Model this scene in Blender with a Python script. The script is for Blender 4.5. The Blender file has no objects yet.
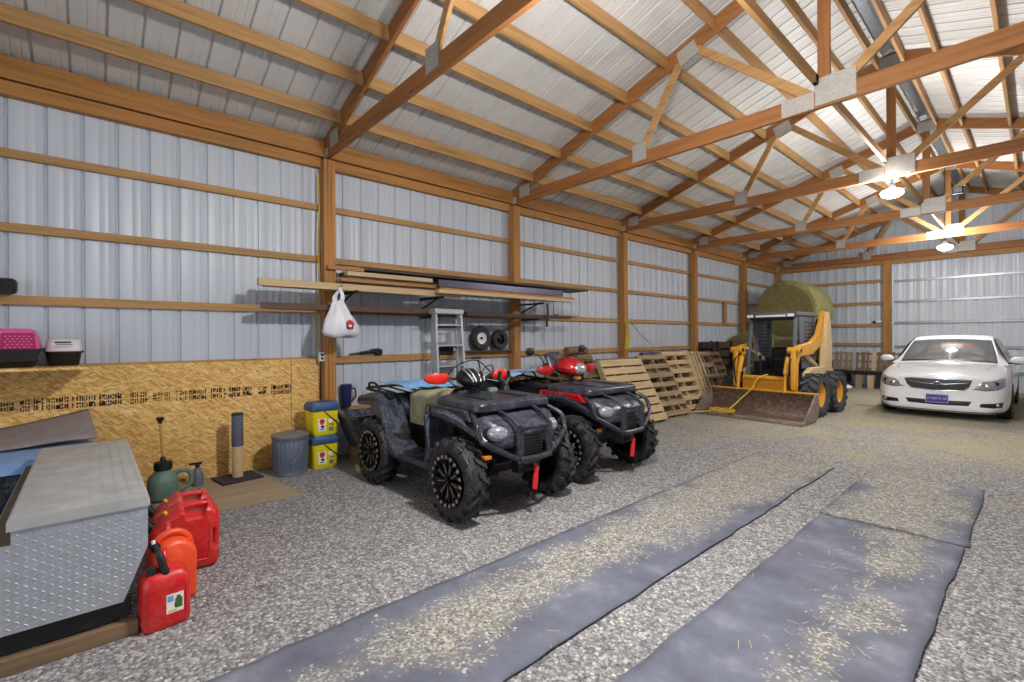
import bpy, bmesh, math, random
from mathutils import Vector, Matrix, noise
from mathutils.bvhtree import BVHTree
random.seed(7)
SC = bpy.context.scene
COL = SC.collection
PI = math.pi
rad = math.radians

# ------------------------------------------------------------------ helpers
def lin(c):
    return tuple(((v/255/12.92) if v/255 <= .04045 else ((v/255+.055)/1.055)**2.4) for v in c)

class MB:
    """collects shapes into one mesh"""
    def __init__(s):
        s.bm = bmesh.new(); s.mi = 0; s.M = None
    def v(s, co):
        co = Vector(co)
        if s.M is not None: co = s.M @ co
        return s.bm.verts.new(co)
    def f(s, vs):
        try:
            f = s.bm.faces.new(vs); f.material_index = s.mi; return f
        except ValueError:
            return None
    def box(s, x0, x1, y0, y1, z0, z1):
        p = [s.v((x, y, z)) for x in (x0, x1) for y in (y0, y1) for z in (z0, z1)]
        for q in ((0,1,3,2),(4,6,7,5),(0,4,5,1),(2,3,7,6),(0,2,6,4),(1,5,7,3)):
            s.f([p[i] for i in q])
        return s
    def bar(s, a, b, w, h, up=(0,0,1), ext=0):
        """box from a to b; h along the up side, w across it"""
        a = Vector(a); b = Vector(b); d = (b-a).normalized()
        a = a-d*ext; b = b+d*ext
        u = Vector(up); u = (u - d*u.dot(d)).normalized(); r = d.cross(u)
        p = [s.v(e + r*(i*w/2) + u*(j*h/2)) for e in (a, b) for i in (-1, 1) for j in (-1, 1)]
        for q in ((0,1,3,2),(4,6,7,5),(0,4,5,1),(2,3,7,6),(0,2,6,4),(1,5,7,3)):
            s.f([p[i] for i in q])
        return s
    def loft(s, rings, caps=True, closed=True):
        R = [[s.v(c) for c in r] for r in rings]
        n = len(R[0])
        for a, b in zip(R[:-1], R[1:]):
            for i in range(n if closed else n-1):
                s.f([a[i], a[(i+1) % n], b[(i+1) % n], b[i]])
        if caps and closed:
            s.f(list(reversed(R[0]))); s.f(R[-1])
        return s
    def cyl(s, a, b, r, r2=None, n=14, caps=True):
        a = Vector(a); b = Vector(b); r2 = r if r2 is None else r2
        d = (b-a).normalized()
        u = d.orthogonal().normalized(); w = d.cross(u)
        ring = lambda c, q: [c + (u*math.cos(t*2*PI/n) + w*math.sin(t*2*PI/n))*q for t in range(n)]
        return s.loft([ring(a, r), ring(b, r2)], caps)
    def tube(s, pts, r, n=8, caps=True):
        pts = [Vector(p) for p in pts]
        rs = r if isinstance(r, (list, tuple)) else [r]*len(pts)
        rings = []; u = None
        for i, p in enumerate(pts):
            d = (pts[min(i+1, len(pts)-1)] - pts[max(i-1, 0)]).normalized()
            if u is None: u = d.orthogonal().normalized()
            u = (u - d*u.dot(d)).normalized(); w = d.cross(u)
            rings.append([p + (u*math.cos(t*2*PI/n) + w*math.sin(t*2*PI/n))*rs[i] for t in range(n)])
        return s.loft(rings, caps)
    def lathe(s, prof, n=24, axis='Z', c=(0,0,0), closed=False):
        """prof: (radius, height) pairs, turned about an axis through c"""
        c = Vector(c); R = []
        for i in range(n):
            t = 2*PI*i/n; row = []
            for r, h in prof:
                x, y = r*math.cos(t), r*math.sin(t)
                row.append(s.v(c + Vector({'Z': (x, y, h), 'Y': (y, h, x), 'X': (h, x, y)}[axis])))
            R.append(row)
        m = len(prof)
        for i in range(n):
            a, b = R[i], R[(i+1) % n]
            for j in range(m if closed else m-1):
                s.f([a[j], b[j], b[(j+1) % m], a[(j+1) % m]])
        if not closed:
            s.f([R[i][0] for i in reversed(range(n))]); s.f([R[i][-1] for i in range(n)])
        return s
    def prism(s, poly, axis, a, b):
        """polygon extruded from a to b along an axis; poly is in the two others in order"""
        def P(p, t):
            return {'X': (t, p[0], p[1]), 'Y': (p[0], t, p[1]), 'Z': (p[0], p[1], t)}[axis]
        return s.loft([[P(p, a) for p in poly], [P(p, b) for p in poly]])
    def ell(s, c, rx, ry, rz, nu=16, nv=8):
        c = Vector(c); rings = []
        for j in range(1, nv):
            t = PI*j/nv
            rings.append([c + Vector((rx*math.sin(t)*math.cos(2*PI*i/nu), ry*math.sin(t)*math.sin(2*PI*i/nu), -rz*math.cos(t))) for i in range(nu)])
        return s.loft(rings)
    def grid(s, P, nu, nv):
        V = [[s.v(P(i/nu, j/nv)) for j in range(nv+1)] for i in range(nu+1)]
        for i in range(nu):
            for j in range(nv):
                s.f([V[i][j], V[i+1][j], V[i+1][j+1], V[i][j+1]])
        return s
    def build(s, name, mats, parent=None, smooth=None, bevel=0, sub=0, solid=0, segs=2, loc=None, rot=None):
        bmesh.ops.recalc_face_normals(s.bm, faces=s.bm.faces)
        me = bpy.data.meshes.new(name); s.bm.to_mesh(me); s.bm.free()
        for m in (mats if isinstance(mats, (list, tuple)) else [mats]): me.materials.append(m)
        o = bpy.data.objects.new(name, me); COL.objects.link(o)
        if parent is not None: o.parent = parent
        if smooth is not None:
            me.shade_smooth()
            if smooth < 180: me.set_sharp_from_angle(angle=rad(smooth))
        if solid:
            md = o.modifiers.new('solid', 'SOLIDIFY'); md.thickness = solid; md.offset = 0
        if bevel:
            md = o.modifiers.new('bevel', 'BEVEL'); md.width = bevel; md.segments = segs
            md.limit_method = 'ANGLE'; md.angle_limit = rad(35)
            if smooth is None:
                me.shade_smooth(); me.set_sharp_from_angle(angle=rad(50))
        if sub:
            md = o.modifiers.new('sub', 'SUBSURF'); md.levels = sub; md.render_levels = sub
        if loc: o.location = loc
        if rot: o.rotation_euler = rot
        return o

def tag(o, label=None, cat=None, group=None, kind=None):
    if label: o['label'] = label
    if cat: o['category'] = cat
    if group: o['group'] = group
    if kind: o['kind'] = kind
    return o
def thing(name, label, cat, loc=(0,0,0), rz=0, group=None, rot=None):
    o = bpy.data.objects.new(name, None); COL.objects.link(o)
    o.empty_display_size = .1
    o.location = loc; o.rotation_euler = rot if rot else (0, 0, rz)
    return tag(o, label, cat, group)
def copy_tree(o, parent=None):
    c = o.copy(); COL.objects.link(c)
    if parent is not None: c.parent = parent
    for ch in list(o.children): copy_tree(ch, c)
    return c
def rrect(w, h, r, n=4):
    """rounded rectangle outline centred at 0"""
    out = []
    for cx, cy, t0 in ((w/2-r, h/2-r, 0), (-w/2+r, h/2-r, 90), (-w/2+r, -h/2+r, 180), (w/2-r, -h/2+r, 270)):
        for k in range(n+1):
            t = rad(t0 + 90*k/n); out.append((cx + r*math.cos(t), cy + r*math.sin(t)))
    return out
def arc(cx, cz, r, a0, a1, n):
    return [(cx + r*math.cos(rad(a0 + (a1-a0)*i/n)), cz + r*math.sin(rad(a0 + (a1-a0)*i/n))) for i in range(n+1)]
def smooth_path(pts, k=6):
    """Catmull-Rom through the points"""
    P = [Vector(p) for p in pts]; P = [2*P[0]-P[1]] + P + [2*P[-1]-P[-2]]; out = []
    for i in range(1, len(P)-2):
        a, b, c, d = P[i-1:i+3]
        for j in range(k):
            t = j/k
            out.append(.5*((2*b) + (c-a)*t + (2*a-5*b+4*c-d)*t*t + (3*b-a-3*c+d)*t**3))
    out.append(P[-2]); return out

# ------------------------------------------------------------------ materials
class NT:
    def __init__(s, name):
        s.m = bpy.data.materials.new(name); s.m.use_nodes = True
        s.t = s.m.node_tree; s.b = s.t.nodes['Principled BSDF']; s.co = None
    def n(s, typ, **k):
        q = s.t.nodes.new('ShaderNode'+typ)
        for a, b in k.items(): setattr(q, a, b)
        return q
    def l(s, a, b): s.t.links.new(a, b)
    def coord(s, scale=(1,1,1), rot=(0,0,0)):
        tc = s.n('TexCoord'); mp = s.n('Mapping')
        mp.inputs['Scale'].default_value = scale; mp.inputs['Rotation'].default_value = rot
        s.l(tc.outputs['Object'], mp.inputs[0]); return mp.outputs[0]
    def noise(s, vec, scale, detail=3, rough=.55):
        q = s.n('TexNoise'); q.inputs['Scale'].default_value = scale
        q.inputs['Detail'].default_value = detail; q.inputs['Roughness'].default_value = rough
        s.l(vec, q.inputs['Vector']); return q.outputs['Fac']
    def ramp(s, fac, stops):
        q = s.n('ValToRGB'); r = q.color_ramp
        while len(r.elements) < len(stops): r.elements.new(.5)
        for e, (p, c) in zip(r.elements, stops):
            e.position = p; e.color = (*c, 1) if len(c) == 3 else c
        s.l(fac, q.inputs[0]); return q.outputs['Color']
    def mix(s, fac, a, b, blend='MIX'):
        q = s.n('Mix', data_type='RGBA', blend_type=blend)
        for sock, val in ((q.inputs[0], fac), (q.inputs[6], a), (q.inputs[7], b)):
            if hasattr(val, 'links'): s.l(val, sock)
            elif isinstance(val, (int, float)): sock.default_value = val
            else: sock.default_value = (*val, 1)
        return q.outputs[2]
    def math(s, op, a, b=0, c=None):
        q = s.n('Math', operation=op)
        for i, val in enumerate((a, b) if c is None else (a, b, c)):
            if hasattr(val, 'links'): s.l(val, q.inputs[i])
            else: q.inputs[i].default_value = val
        return q.outputs[0]
    def bump(s, h, strength=.4, dist=.01):
        q = s.n('Bump'); q.inputs['Strength'].default_value = strength; q.inputs['Distance'].default_value = dist
        s.l(h, q.inputs['Height']); s.l(q.outputs[0], s.b.inputs['Normal'])
    def done(s, col=None, rough=.5, metal=0, spec=None, coat=0):
        if col is not None:
            if hasattr(col, 'links'): s.l(col, s.b.inputs['Base Color'])
            else: s.b.inputs['Base Color'].default_value = (*col, 1)
        if hasattr(rough, 'links'): s.l(rough, s.b.inputs['Roughness'])
        else: s.b.inputs['Roughness'].default_value = rough
        s.b.inputs['Metallic'].default_value = metal
        if spec is not None: s.b.inputs['Specular IOR Level'].default_value = spec
        if coat: s.b.inputs['Coat Weight'].default_value = coat; s.b.inputs['Coat Roughness'].default_value = .05
        return s.m

def plain(name, c, rough=.5, metal=0, var=.12, scale=14, bump=0, coat=0, spec=None):
    """one colour with slight blotches"""
    k = NT(name); f = k.noise(k.coord(), scale, 4)
    c = lin(c); lo = tuple(max(0, x*(1-var)) for x in c); hi = tuple(min(1, x*(1+var)) for x in c)
    col = k.ramp(f, ((.3, lo), (.7, hi)))
    if bump: k.bump(k.noise(k.coord(), scale*4, 3), bump, .004)
    return k.done(col, rough, metal, spec, coat)

def dusty(name, c, dust=(150,140,120), amt=.5, rough=.5, scale=9, bump=0):
    """plastic or rubber with patches of dust"""
    k = NT(name); v = k.coord()
    f = k.math('MULTIPLY', k.noise(v, scale, 6, .65), k.noise(v, scale*5, 3))
    m = k.ramp(f, ((.2, (0,0,0)), (.42, (amt,)*3)))
    sep = k.n('SeparateColor'); k.l(m, sep.inputs[0])
    col = k.mix(sep.outputs[0], lin(c), lin(dust))
    r = k.math('ADD', k.math('MULTIPLY', sep.outputs[0], .5), rough)
    if bump: k.bump(f, bump, .004)
    return k.done(col, r)

def wood(name, c, axis='Y', dark=.55, knots=True, rough=.65, grain=26, light=1.2):
    k = NT(name)
    st = {'X': (.05,1,1), 'Y': (1,.05,1), 'Z': (1,1,.05)}[axis]
    v = k.coord(st)
    g = k.noise(v, grain, 5, .6); b = k.noise(v, grain*.2, 2)
    c = lin(c)
    col = k.ramp(g, ((.3, tuple(x*dark for x in c)), (.52, c), (.75, tuple(min(1, x*light) for x in c))))
    col = k.mix(k.math('MULTIPLY', b, .55), col, tuple(x*dark*.9 for x in c))
    if knots:
        st2 = {'X': (1,3,3), 'Y': (3,1,3), 'Z': (3,3,1)}[axis]
        vo = k.n('TexVoronoi'); vo.inputs['Scale'].default_value = 1.6
        k.l(k.coord(st2), vo.inputs['Vector'])
        kn = k.ramp(vo.outputs['Distance'], ((.0, (1,1,1)), (.09, (0,0,0))))
        sp = k.n('SeparateColor'); k.l(kn, sp.inputs[0])
        col = k.mix(sp.outputs[0], col, tuple(x*.28 for x in c))
    k.bump(g, .15, .003)
    return k.done(col, rough)

M = {}
for ax in 'XYZ':
    M['fir'+ax] = wood('fir_timber_'+ax, (186,130,68), ax, .6)
    M['truss'+ax] = wood('truss_timber_'+ax, (166,108,56), ax, .6)
    M['purlin'+ax] = wood('purlin_timber_'+ax, (190,146,92), ax, .62)
    M['grey'+ax] = wood('weathered_wood_'+ax, (164,142,112), ax, .5, True, .8)
    M['pale'+ax] = wood('pale_wood_'+ax, (205,178,136), ax, .7, True, .7)
    M['old'+ax] = wood('old_wood_'+ax, (134,108,80), ax, .5, True, .85)
M['brown_board'] = wood('brown_board', (92,64,52), 'Y', .7, False, .6)
M['dark_board'] = wood('dark_board', (70,54,48), 'Y', .7, False, .6)

def steel_mat(name, c, rough=.38, streak=.05):
    k = NT(name)
    f = k.noise(k.coord((1,1,.12)), 3.5, 5)
    c = lin(c)
    col = k.ramp(f, ((.3, tuple(x*(1-streak) for x in c)), (.7, tuple(min(1, x*(1+streak)) for x in c))))
    return k.done(col, rough, 0, .5)
M['wall_steel'] = steel_mat('painted_wall_steel', (194,202,213), .36)
M['roof_steel'] = steel_mat('painted_roof_steel', (205,203,200), .42)
M['door_steel'] = steel_mat('painted_door_steel', (206,212,220), .34)
M['galv'] = plain('galvanised', (150,155,160), .38, .7, .15, 22)
M['gusset'] = plain('gusset_plate', (176,172,166), .5, .2, .15, 60)
M['alu'] = plain('aluminium', (190,194,202), .34, .5, .10, 18)
M['black'] = plain('black_plastic', (22,22,24), .42, 0, .3, 20)
M['black_gloss'] = plain('black_gloss', (14,14,16), .12, 0, .2, 8)
M['atv_black'] = dusty('dusty_black_plastic', (26,28,38), (116,120,134), .42, .28, 13)
M['atv_grey'] = dusty('dusty_grey_plastic', (40,43,56), (136,140,154), .5, .28, 11)
M['tyre'] = dusty('tyre_rubber', (26,26,30), (112,110,110), .36, .6, 14)
M['tyre_blue'] = dusty('loader_tyre_rubber', (48,52,60), (130,126,118), .55, .8, 8)
M['rim_black'] = plain('rim_black', (20,20,22), .3, .5, .2, 10)
M['bolt'] = plain('bolt_steel', (176,168,158), .35, .6, .1, 20)
M['atv_red'] = plain('atv_red', (170,18,26), .25, 0, .15, 6, 0, .4)
M['guard_red'] = plain('guard_red', (214,40,34), .35, 0, .12, 12)
M['lens'] = plain('lens_clear', (168,170,178), .12, .5, .45, 60)
M['amber'] = plain('amber', (214,130,30), .25, 0, .1, 20)
M['hook_red'] = plain('red_strap', (206,26,34), .55, 0, .12, 20)
M['white'] = plain('white_plastic', (226,226,224), .45, 0, .05, 10)
M['dark_metal'] = plain('dark_metal', (36,36,38), .5, .4, .3, 15)
M['gas_red'] = dusty('gas_can_red', (206,24,28), (190,120,110), .28, .34, 8)
M['gas_orange'] = dusty('gas_can_orange', (232,70,26), (220,150,110), .25, .36, 8)
M['gas_light'] = dusty('gas_can_faded', (200,46,52), (206,140,130), .4, .42, 7)
M['jug_green'] = dusty('jug_green', (92,122,110), (150,156,140), .4, .45, 6)
M['towel_blue'] = plain('blue_cloth', (108,160,206), .9, 0, .15, 14, .3)
M['khaki'] = plain('khaki_cloth', (146,142,112), .9, 0, .22, 9, .3)
M['pink'] = plain('pink_plastic', (226,96,170), .4, 0, .06, 8)
M['magenta'] = plain('magenta_grille', (168,34,84), .45, 0, .1, 8)
M['pale_plastic'] = plain('pale_grey_plastic', (216,212,220), .45, 0, .05, 8)
M['yellow_pail'] = plain('yellow_pail', (232,214,24), .4, 0, .06, 8)
M['blue_lid'] = plain('blue_lid', (54,84,128), .4, 0, .12, 8)
M['can_galv'] = dusty('painted_can', (92,104,124), (150,154,160), .4, .42, 8)
M['carpet_grey'] = plain('grey_carpet', (92,96,112), 1, 0, .3, 60, .6)
M['carpet_dark'] = plain('dark_carpet', (58,54,60), 1, 0, .25, 60, .5)
M['sisal'] = plain('sisal_rope', (206,180,142), .9, 0, .15, 40, .5)
M['navy'] = plain('navy', (38,44,92), .4, 0, .3, 25)
M['bag'] = plain('bag_film', (220,220,226), .4, 0, .06, 12, .2)
M['ladder_alu'] = plain('ladder_alu', (186,188,192), .4, .55, .08, 14)
M['paper'] = plain('paper', (232,230,222), .8, 0, .05, 10)
M['green_ink'] = plain('green_ink', (70,98,44), .7, 0, .3, 60)
M['red_ink'] = plain('red_ink', (196,30,50), .6, 0, .1, 30)
M['yellow'] = dusty('machine_yellow', (224,160,44), (150,110,60), .35, .42, 9)
M['cream'] = dusty('machine_cream', (214,186,140), (150,120,84), .35, .5, 7)
M['bucket'] = dusty('worn_bucket_steel', (112,98,90), (172,162,152), .75, .5, 5)
M['bucket_in'] = dusty('rusty_bucket', (88,62,48), (150,134,120), .6, .6, 4)
M['cab_grey'] = dusty('cab_grey', (92,94,108), (130,130,134), .35, .5, 8)
M['hose'] = plain('yellow_hose', (220,186,40), .5, 0, .1, 20)
M['car_white'] = plain('car_white', (232,233,236), .22, 0, .03, 3, 0, .6)
M['chrome'] = plain('chrome', (210,212,216), .12, 1, .04, 20)
M['plate_purple'] = plain('plate_purple', (64,58,140), .45, 0, .08, 10)
M['plate_ink'] = plain('plate_letters', (196,192,236), .5, 0, .04, 10)
M['foam_blue'] = plain('blue_foam', (124,158,206), .7, 0, .1, 8)
M['board_taupe'] = plain('taupe_board', (140,130,130), .9, 0, .1, 14)
M['olive'] = plain('olive_ledge', (96,86,64), .7, 0, .12, 8)
M['purple_steel'] = plain('purple_grey_steel', (96,92,108), .3, .6, .15, 6)
M['wire_yellow'] = plain('yellow_cable', (206,176,60), .6, 0, .1, 20)

def glass(name, tint=(.8,.9,.92), rough=.03, alpha=.35):
    k = NT(name)
    k.b.inputs['Base Color'].default_value = (*tint, 1)
    k.b.inputs['Roughness'].default_value = rough
    k.b.inputs['Transmission Weight'].default_value = 1
    k.b.inputs['IOR'].default_value = 1.2
    return k.m
M['car_glass'] = glass('car_glass', (.32,.38,.40))
M['cab_glass'] = glass('cab_glass', (.7,.75,.75))

def emis(name, c, s):
    k = NT(name)
    k.b.inputs['Base Color'].default_value = (*c, 1)
    k.b.inputs['Emission Color'].default_value = (*c, 1)
    k.b.inputs['Emission Strength'].default_value = s
    return k.m

# oriented strand board
def osb_mat():
    k = NT('strand_board'); cols = None; h = None
    base = ((.0, lin((186,138,68))), (.3, lin((216,168,90))), (.65, lin((230,188,112))), (1, lin((242,216,156))))
    for i, (rx, sc) in enumerate(((.12, (1,8,46)), (-.30, (1,10,54)), (.65, (1,9,42)))):
        vo = k.n('TexVoronoi'); vo.inputs['Scale'].default_value = 1.9
        tc = k.n('TexCoord')
        m0 = k.n('Mapping'); m0.inputs['Rotation'].default_value = (rx, 0, 0)
        m1 = k.n('Mapping'); m1.inputs['Scale'].default_value = sc
        k.l(tc.outputs['Object'], m0.inputs[0]); k.l(m0.outputs[0], m1.inputs[0]); k.l(m1.outputs[0], vo.inputs['Vector'])
        sp = k.n('SeparateColor'); k.l(vo.outputs['Color'], sp.inputs[0])
        c = k.ramp(sp.outputs[0], base)
        if cols is None: cols, h = c, sp.outputs[1]
        else:
            sel = k.ramp(sp.outputs[2], ((.52, (0,0,0)), (.56, (1,1,1))))
            s2 = k.n('SeparateColor'); k.l(sel, s2.inputs[0])
            cols = k.mix(s2.outputs[0], cols, c)
    n = k.noise(k.coord(), 2.2, 3)
    cols = k.mix(k.math('MULTIPLY', n, .3), cols, lin((204,150,76)))
    k.bump(h, .12, .003)
    return k.done(cols, .7)
M['osb'] = osb_mat()

# crushed stone, with straw dust drifting in from the bales
def gravel_mat():
    k = NT('crushed_stone'); v = k.coord()
    vo = k.n('TexVoronoi'); vo.inputs['Scale'].default_value = 58; k.l(v, vo.inputs['Vector'])
    v2 = k.n('TexVoronoi'); v2.inputs['Scale'].default_value = 110; k.l(v, v2.inputs['Vector'])
    sp = k.n('SeparateColor'); k.l(vo.outputs['Color'], sp.inputs[0])
    s2 = k.n('SeparateColor'); k.l(v2.outputs['Color'], s2.inputs[0])
    stone = ((0, lin((84,84,87))), (.3, lin((130,130,134))), (.6, lin((166,166,170))), (.85, lin((198,197,196))), (1, lin((236,235,232))))
    col = k.mix(.35, k.ramp(sp.outputs[0], stone), k.ramp(s2.outputs[0], stone))
    gap = k.ramp(vo.outputs['Distance'], ((.35, (1,1,1)), (.75, (.55,.55,.56))))
    col = k.mix(1, col, gap, 'MULTIPLY')
    big = k.noise(v, .9, 4)
    col = k.mix(k.math('MULTIPLY', big, .22), col, lin((168,160,146)))
    # straw dust: by distance along the barn, broken up by noise
    xyz = k.n('SeparateXYZ'); k.l(v, xyz.inputs[0])
    mr = k.n('MapRange'); mr.inputs['From Min'].default_value = 3.6; mr.inputs['From Max'].default_value = 10
    k.l(xyz.outputs['Y'], mr.inputs['Value'])
    d = k.math('ADD', k.math('MULTIPLY', mr.outputs[0], .95), k.math('MULTIPLY', k.math('SUBTRACT', k.noise(v, .8, 6, .7), .5), 3.0))
    dn = k.ramp(d, ((.38, (0,0,0)), (1.0, (.66,.66,.66))))
    s3 = k.n('SeparateColor'); k.l(dn, s3.inputs[0])
    straw = k.ramp(k.noise(v, 40, 4, .7), ((.3, lin((134,122,92))), (.55, lin((182,172,136))), (.75, lin((216,208,176)))))
    col = k.mix(s3.outputs[0], col, straw)
    k.bump(k.math('ADD', vo.outputs['Distance'], k.math('MULTIPLY', v2.outputs['Distance'], .5)), .9, -.012)
    return k.done(col, .85, 0, .25)
M['gravel'] = gravel_mat()

# rubber stall mat, its middle strewn with stones and straw
def mat_mat(name, xc, hw, amount, ymid):
    k = NT(name); v = k.coord()
    n1 = k.noise(v, 3, 6, .6)
    base = k.ramp(n1, ((.25, lin((80,83,96))), (.55, lin((106,109,123))), (.8, lin((146,148,158)))))
    vo = k.n('TexVoronoi'); vo.inputs['Scale'].default_value = 75; k.l(v, vo.inputs['Vector'])
    sp = k.n('SeparateColor'); k.l(vo.outputs['Color'], sp.inputs[0])
    grit = k.ramp(sp.outputs[0], ((0, lin((92,91,89))), (.4, lin((134,132,128))), (.75, lin((166,163,154))), (1, lin((202,199,191)))))
    xyz = k.n('SeparateXYZ'); k.l(v, xyz.inputs[0])
    edge = k.math('DIVIDE', k.math('ABSOLUTE', k.math('SUBTRACT', xyz.outputs['X'], xc)), hw)
    e = k.math('SUBTRACT', amount, edge)
    e = k.math('ADD', e, k.math('MULTIPLY', k.math('SUBTRACT', k.noise(v, 1.3, 6, .7), .5), 2.6))
    yy = k.n('MapRange'); yy.inputs['From Min'].default_value = 1.5; yy.inputs['From Max'].default_value = 6
    k.l(xyz.outputs['Y'], yy.inputs['Value'])
    e = k.math('ADD', e, k.math('MULTIPLY', yy.outputs[0], ymid))
    thr = k.math('MULTIPLY', k.math('GREATER_THAN', k.math('ADD', e, k.math('MULTIPLY', sp.outputs[1], .5)), .5), .85)
    dust = k.ramp(e, ((-.0, (0,0,0)), (.6, (.75,.75,.75))))
    s3 = k.n('SeparateColor'); k.l(dust, s3.inputs[0])
    col = k.mix(s3.outputs[0], base, lin((148,144,134)))
    col = k.mix(thr, col, grit)
    k.bump(k.math('MULTIPLY', k.math('SUBTRACT', 1, vo.outputs['Distance']), thr), .7, .01)
    return k.done(col, .75, 0, .3)

def hay_mat(name, c0, c1, c2):
    k = NT(name); v = k.coord((1,.35,1))
    f = k.noise(v, 34, 6, .75); g = k.noise(k.coord(), 3, 3)
    col = k.ramp(f, ((.3, lin(c0)), (.5, lin(c1)), (.72, lin(c2))))
    col = k.mix(k.math('MULTIPLY', g, .5), col, lin(c0))
    k.bump(f, 1, .03)
    return k.done(col, .95, 0, .1)
M['hay'] = hay_mat('hay', (104,102,62), (160,156,104), (206,200,150))
M['hay_dark'] = hay_mat('hay_darker', (84,82,50), (132,128,82), (176,170,120))  # darker tone of the same hay, for the bale left of the cab
M['straw'] = plain('straw', (202,184,126), .9, 0, .25, 30)
M['straw_dark'] = plain('dry_stem', (140,116,70), .9, 0, .25, 30)
# ================================================================== the barn
# x = 0 at the camera, the long left wall at x = -5.95, y runs down the barn to the end wall
XW, XR, RIDGE = -5.95, 3.19, -1.38
YF, YE = -4.2, 17.40
BAYS = [-3.92, -.865, 2.19, 5.285, 8.36, 11.40, 14.42, 17.19]
def zr(x): return 3.91 + (4.57 - abs(x - RIDGE))/3          # underside of the roof steel

def struct(o): o['kind'] = 'structure'; return o
ORD = ['first', 'second', 'third', 'fourth', 'fifth', 'sixth', 'seventh', 'eighth']

b = MB(); b.box(-7, 4.4, -6, 18.4, -.12, 0)
struct(b.build('floor', M['gravel']))

def corrugated(length, rib=.2286, w=.034, d=.02, minor=.003):
    """profile (s, depth) of ribbed steel; depth is away from the room"""
    out = []; s = 0
    while s < length:
        out += [(s, 0)]
        for k in (1, 2):
            c = s + (rib-w)*k/3 + w
            out += [(c-.012, 0), (c-.006, minor), (c+.006, minor), (c+.012, 0)]
        e = s + rib
        out += [(e-w*.5, 0), (e-w*.25, d), (e+w*.25, d), (e+w*.5-.0005, 0)]
        s = e + w*.5
        s = e + w*.5
    return sorted(set((round(a, 4), q) for a, q in out))
def strip(b, prof, P0, P1):
    A = [b.v(P0(s, d)) for s, d in prof]; B = [b.v(P1(s, d)) for s, d in prof]
    for i in range(len(prof)-1): b.f([A[i], A[i+1], B[i+1], B[i]])

L = YE - YF
prof = [p for p in corrugated(L) if p[0] <= L]
y0 = YF
b = MB(); strip(b, prof, lambda s, d: (XW-d, y0+s, -.05), lambda s, d: (XW-d, y0+s, 3.93))
struct(b.build('wall_left', M['wall_steel'], smooth=30))
b = MB(); strip(b, prof, lambda s, d: (XR+d, y0+s, -.05), lambda s, d: (XR+d, y0+s, 3.93))
struct(b.build('wall_right', M['wall_steel'], smooth=30))

# end wall: either side of the sliding door, and the gable over it
DX0, DX1, DZ = -2.86, .12, 3.66
W = XR - XW
prof_e = corrugated(W)
def end_strip(b, x0, x1, za, zb, Y, off=0):
    p = [q for q in prof_e if x0-1e-6 <= XW+q[0]+off <= x1+1e-6]
    strip(b, p, lambda s, d: (XW+off+s, Y+d, za(XW+s)), lambda s, d: (XW+off+s, Y+d, zb(XW+s)))
b = MB()
pe = [(XW+q[0], q[1]) for q in prof_e if q[0] <= W]
for (xa, da), (xb, db) in zip(pe[:-1], pe[1:]):
    zl = DZ if DX0 < (xa+xb)/2 < DX1 else -.05
    b.f([b.v((xa, YE+da, zl)), b.v((xb, YE+db, zl)), b.v((xb, YE+db, zr(xb)+.02)), b.v((xa, YE+da, zr(xa)+.02))])
bmesh.ops.remove_doubles(b.bm, verts=b.bm.verts, dist=.0001)
struct(b.build('wall_back', M['wall_steel'], smooth=30))

# sliding door, hung outside the wall: sheet, galvanised rails, white edge
dr = struct(thing('door_1', 'large sliding steel door with four galvanised rails behind the white sedan', 'door', (-1.37, YE+.13, 0)))
b = MB(); pd_ = corrugated(3.3); strip(b, pd_, lambda s, d: (-1.65+s, .06+d, -.03), lambda s, d: (-1.65+s, .06+d, 3.75))
b.build('door_sheet', M['door_steel'], dr, smooth=30)
for z in (.5, 1.16, 1.85, 2.46, 3.06):
    b = MB(); b.box(-1.6, 1.6, -.0, .055, z-.03, z+.03); b.box(-1.6, 1.6, -.02, .0, z+.02, z+.03)
    b.build('door_rail', M['galv'], dr)
b = MB()
b.box(-1.53, -1.485, -.05, .05, 0, 3.66); b.box(-1.53, 1.53, -.05, .05, 3.63, 3.68)
b.build('door_edge', M['white'], dr)

# front wall behind the camera, unseen; its open doorway is added to let in fill light
b = MB()
for x0, x1, z0 in ((XW, -4.2, 0), (1.9, XR, 0)):
    b.box(x0, x1, YF-.05, YF, z0, 3.9)
b.prism([(XW, 3.7), (XR, 3.7), (XR, 3.91), (RIDGE, 5.43), (XW, 3.91)], 'Y', YF-.05, YF)
struct(b.build('wall_front', M['wall_steel']))

# roof: two ribbed slopes and the ridge cap
LR = YE - YF + .1
prof_r = [p for p in corrugated(LR, .2286, .03, .02, .004) if p[0] <= LR]
b = MB()
for sx in (-1, 1):
    xe = XW-.3 if sx < 0 else XR+.3
    strip(b, prof_r, lambda s, d: (xe, YF-.05+s, zr(xe)+d+.002), lambda s, d: (RIDGE+sx*.09, YF-.05+s, zr(RIDGE+sx*.09)+d+.002))
struct(b.build('ceiling', M['roof_steel'], smooth=30))
b = MB()
for sx in (-1, 1):
    b.bar((RIDGE+sx*.13, YF, zr(RIDGE+sx*.13)+.05), (RIDGE+sx*.13, YE, zr(RIDGE+sx*.13)+.05), .02, .02)
b.prism([(RIDGE-.22, zr(RIDGE-.22)+.06), (RIDGE, zr(RIDGE)+.06), (RIDGE+.22, zr(RIDGE-.22)+.06), (RIDGE+.22, zr(RIDGE-.22)+.07), (RIDGE, zr(RIDGE)+.07), (RIDGE-.22, zr(RIDGE-.22)+.07)], 'Y', YF, YE)
b.mi = 0
struct(b.build('trim_ridge', M['galv']))

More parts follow.
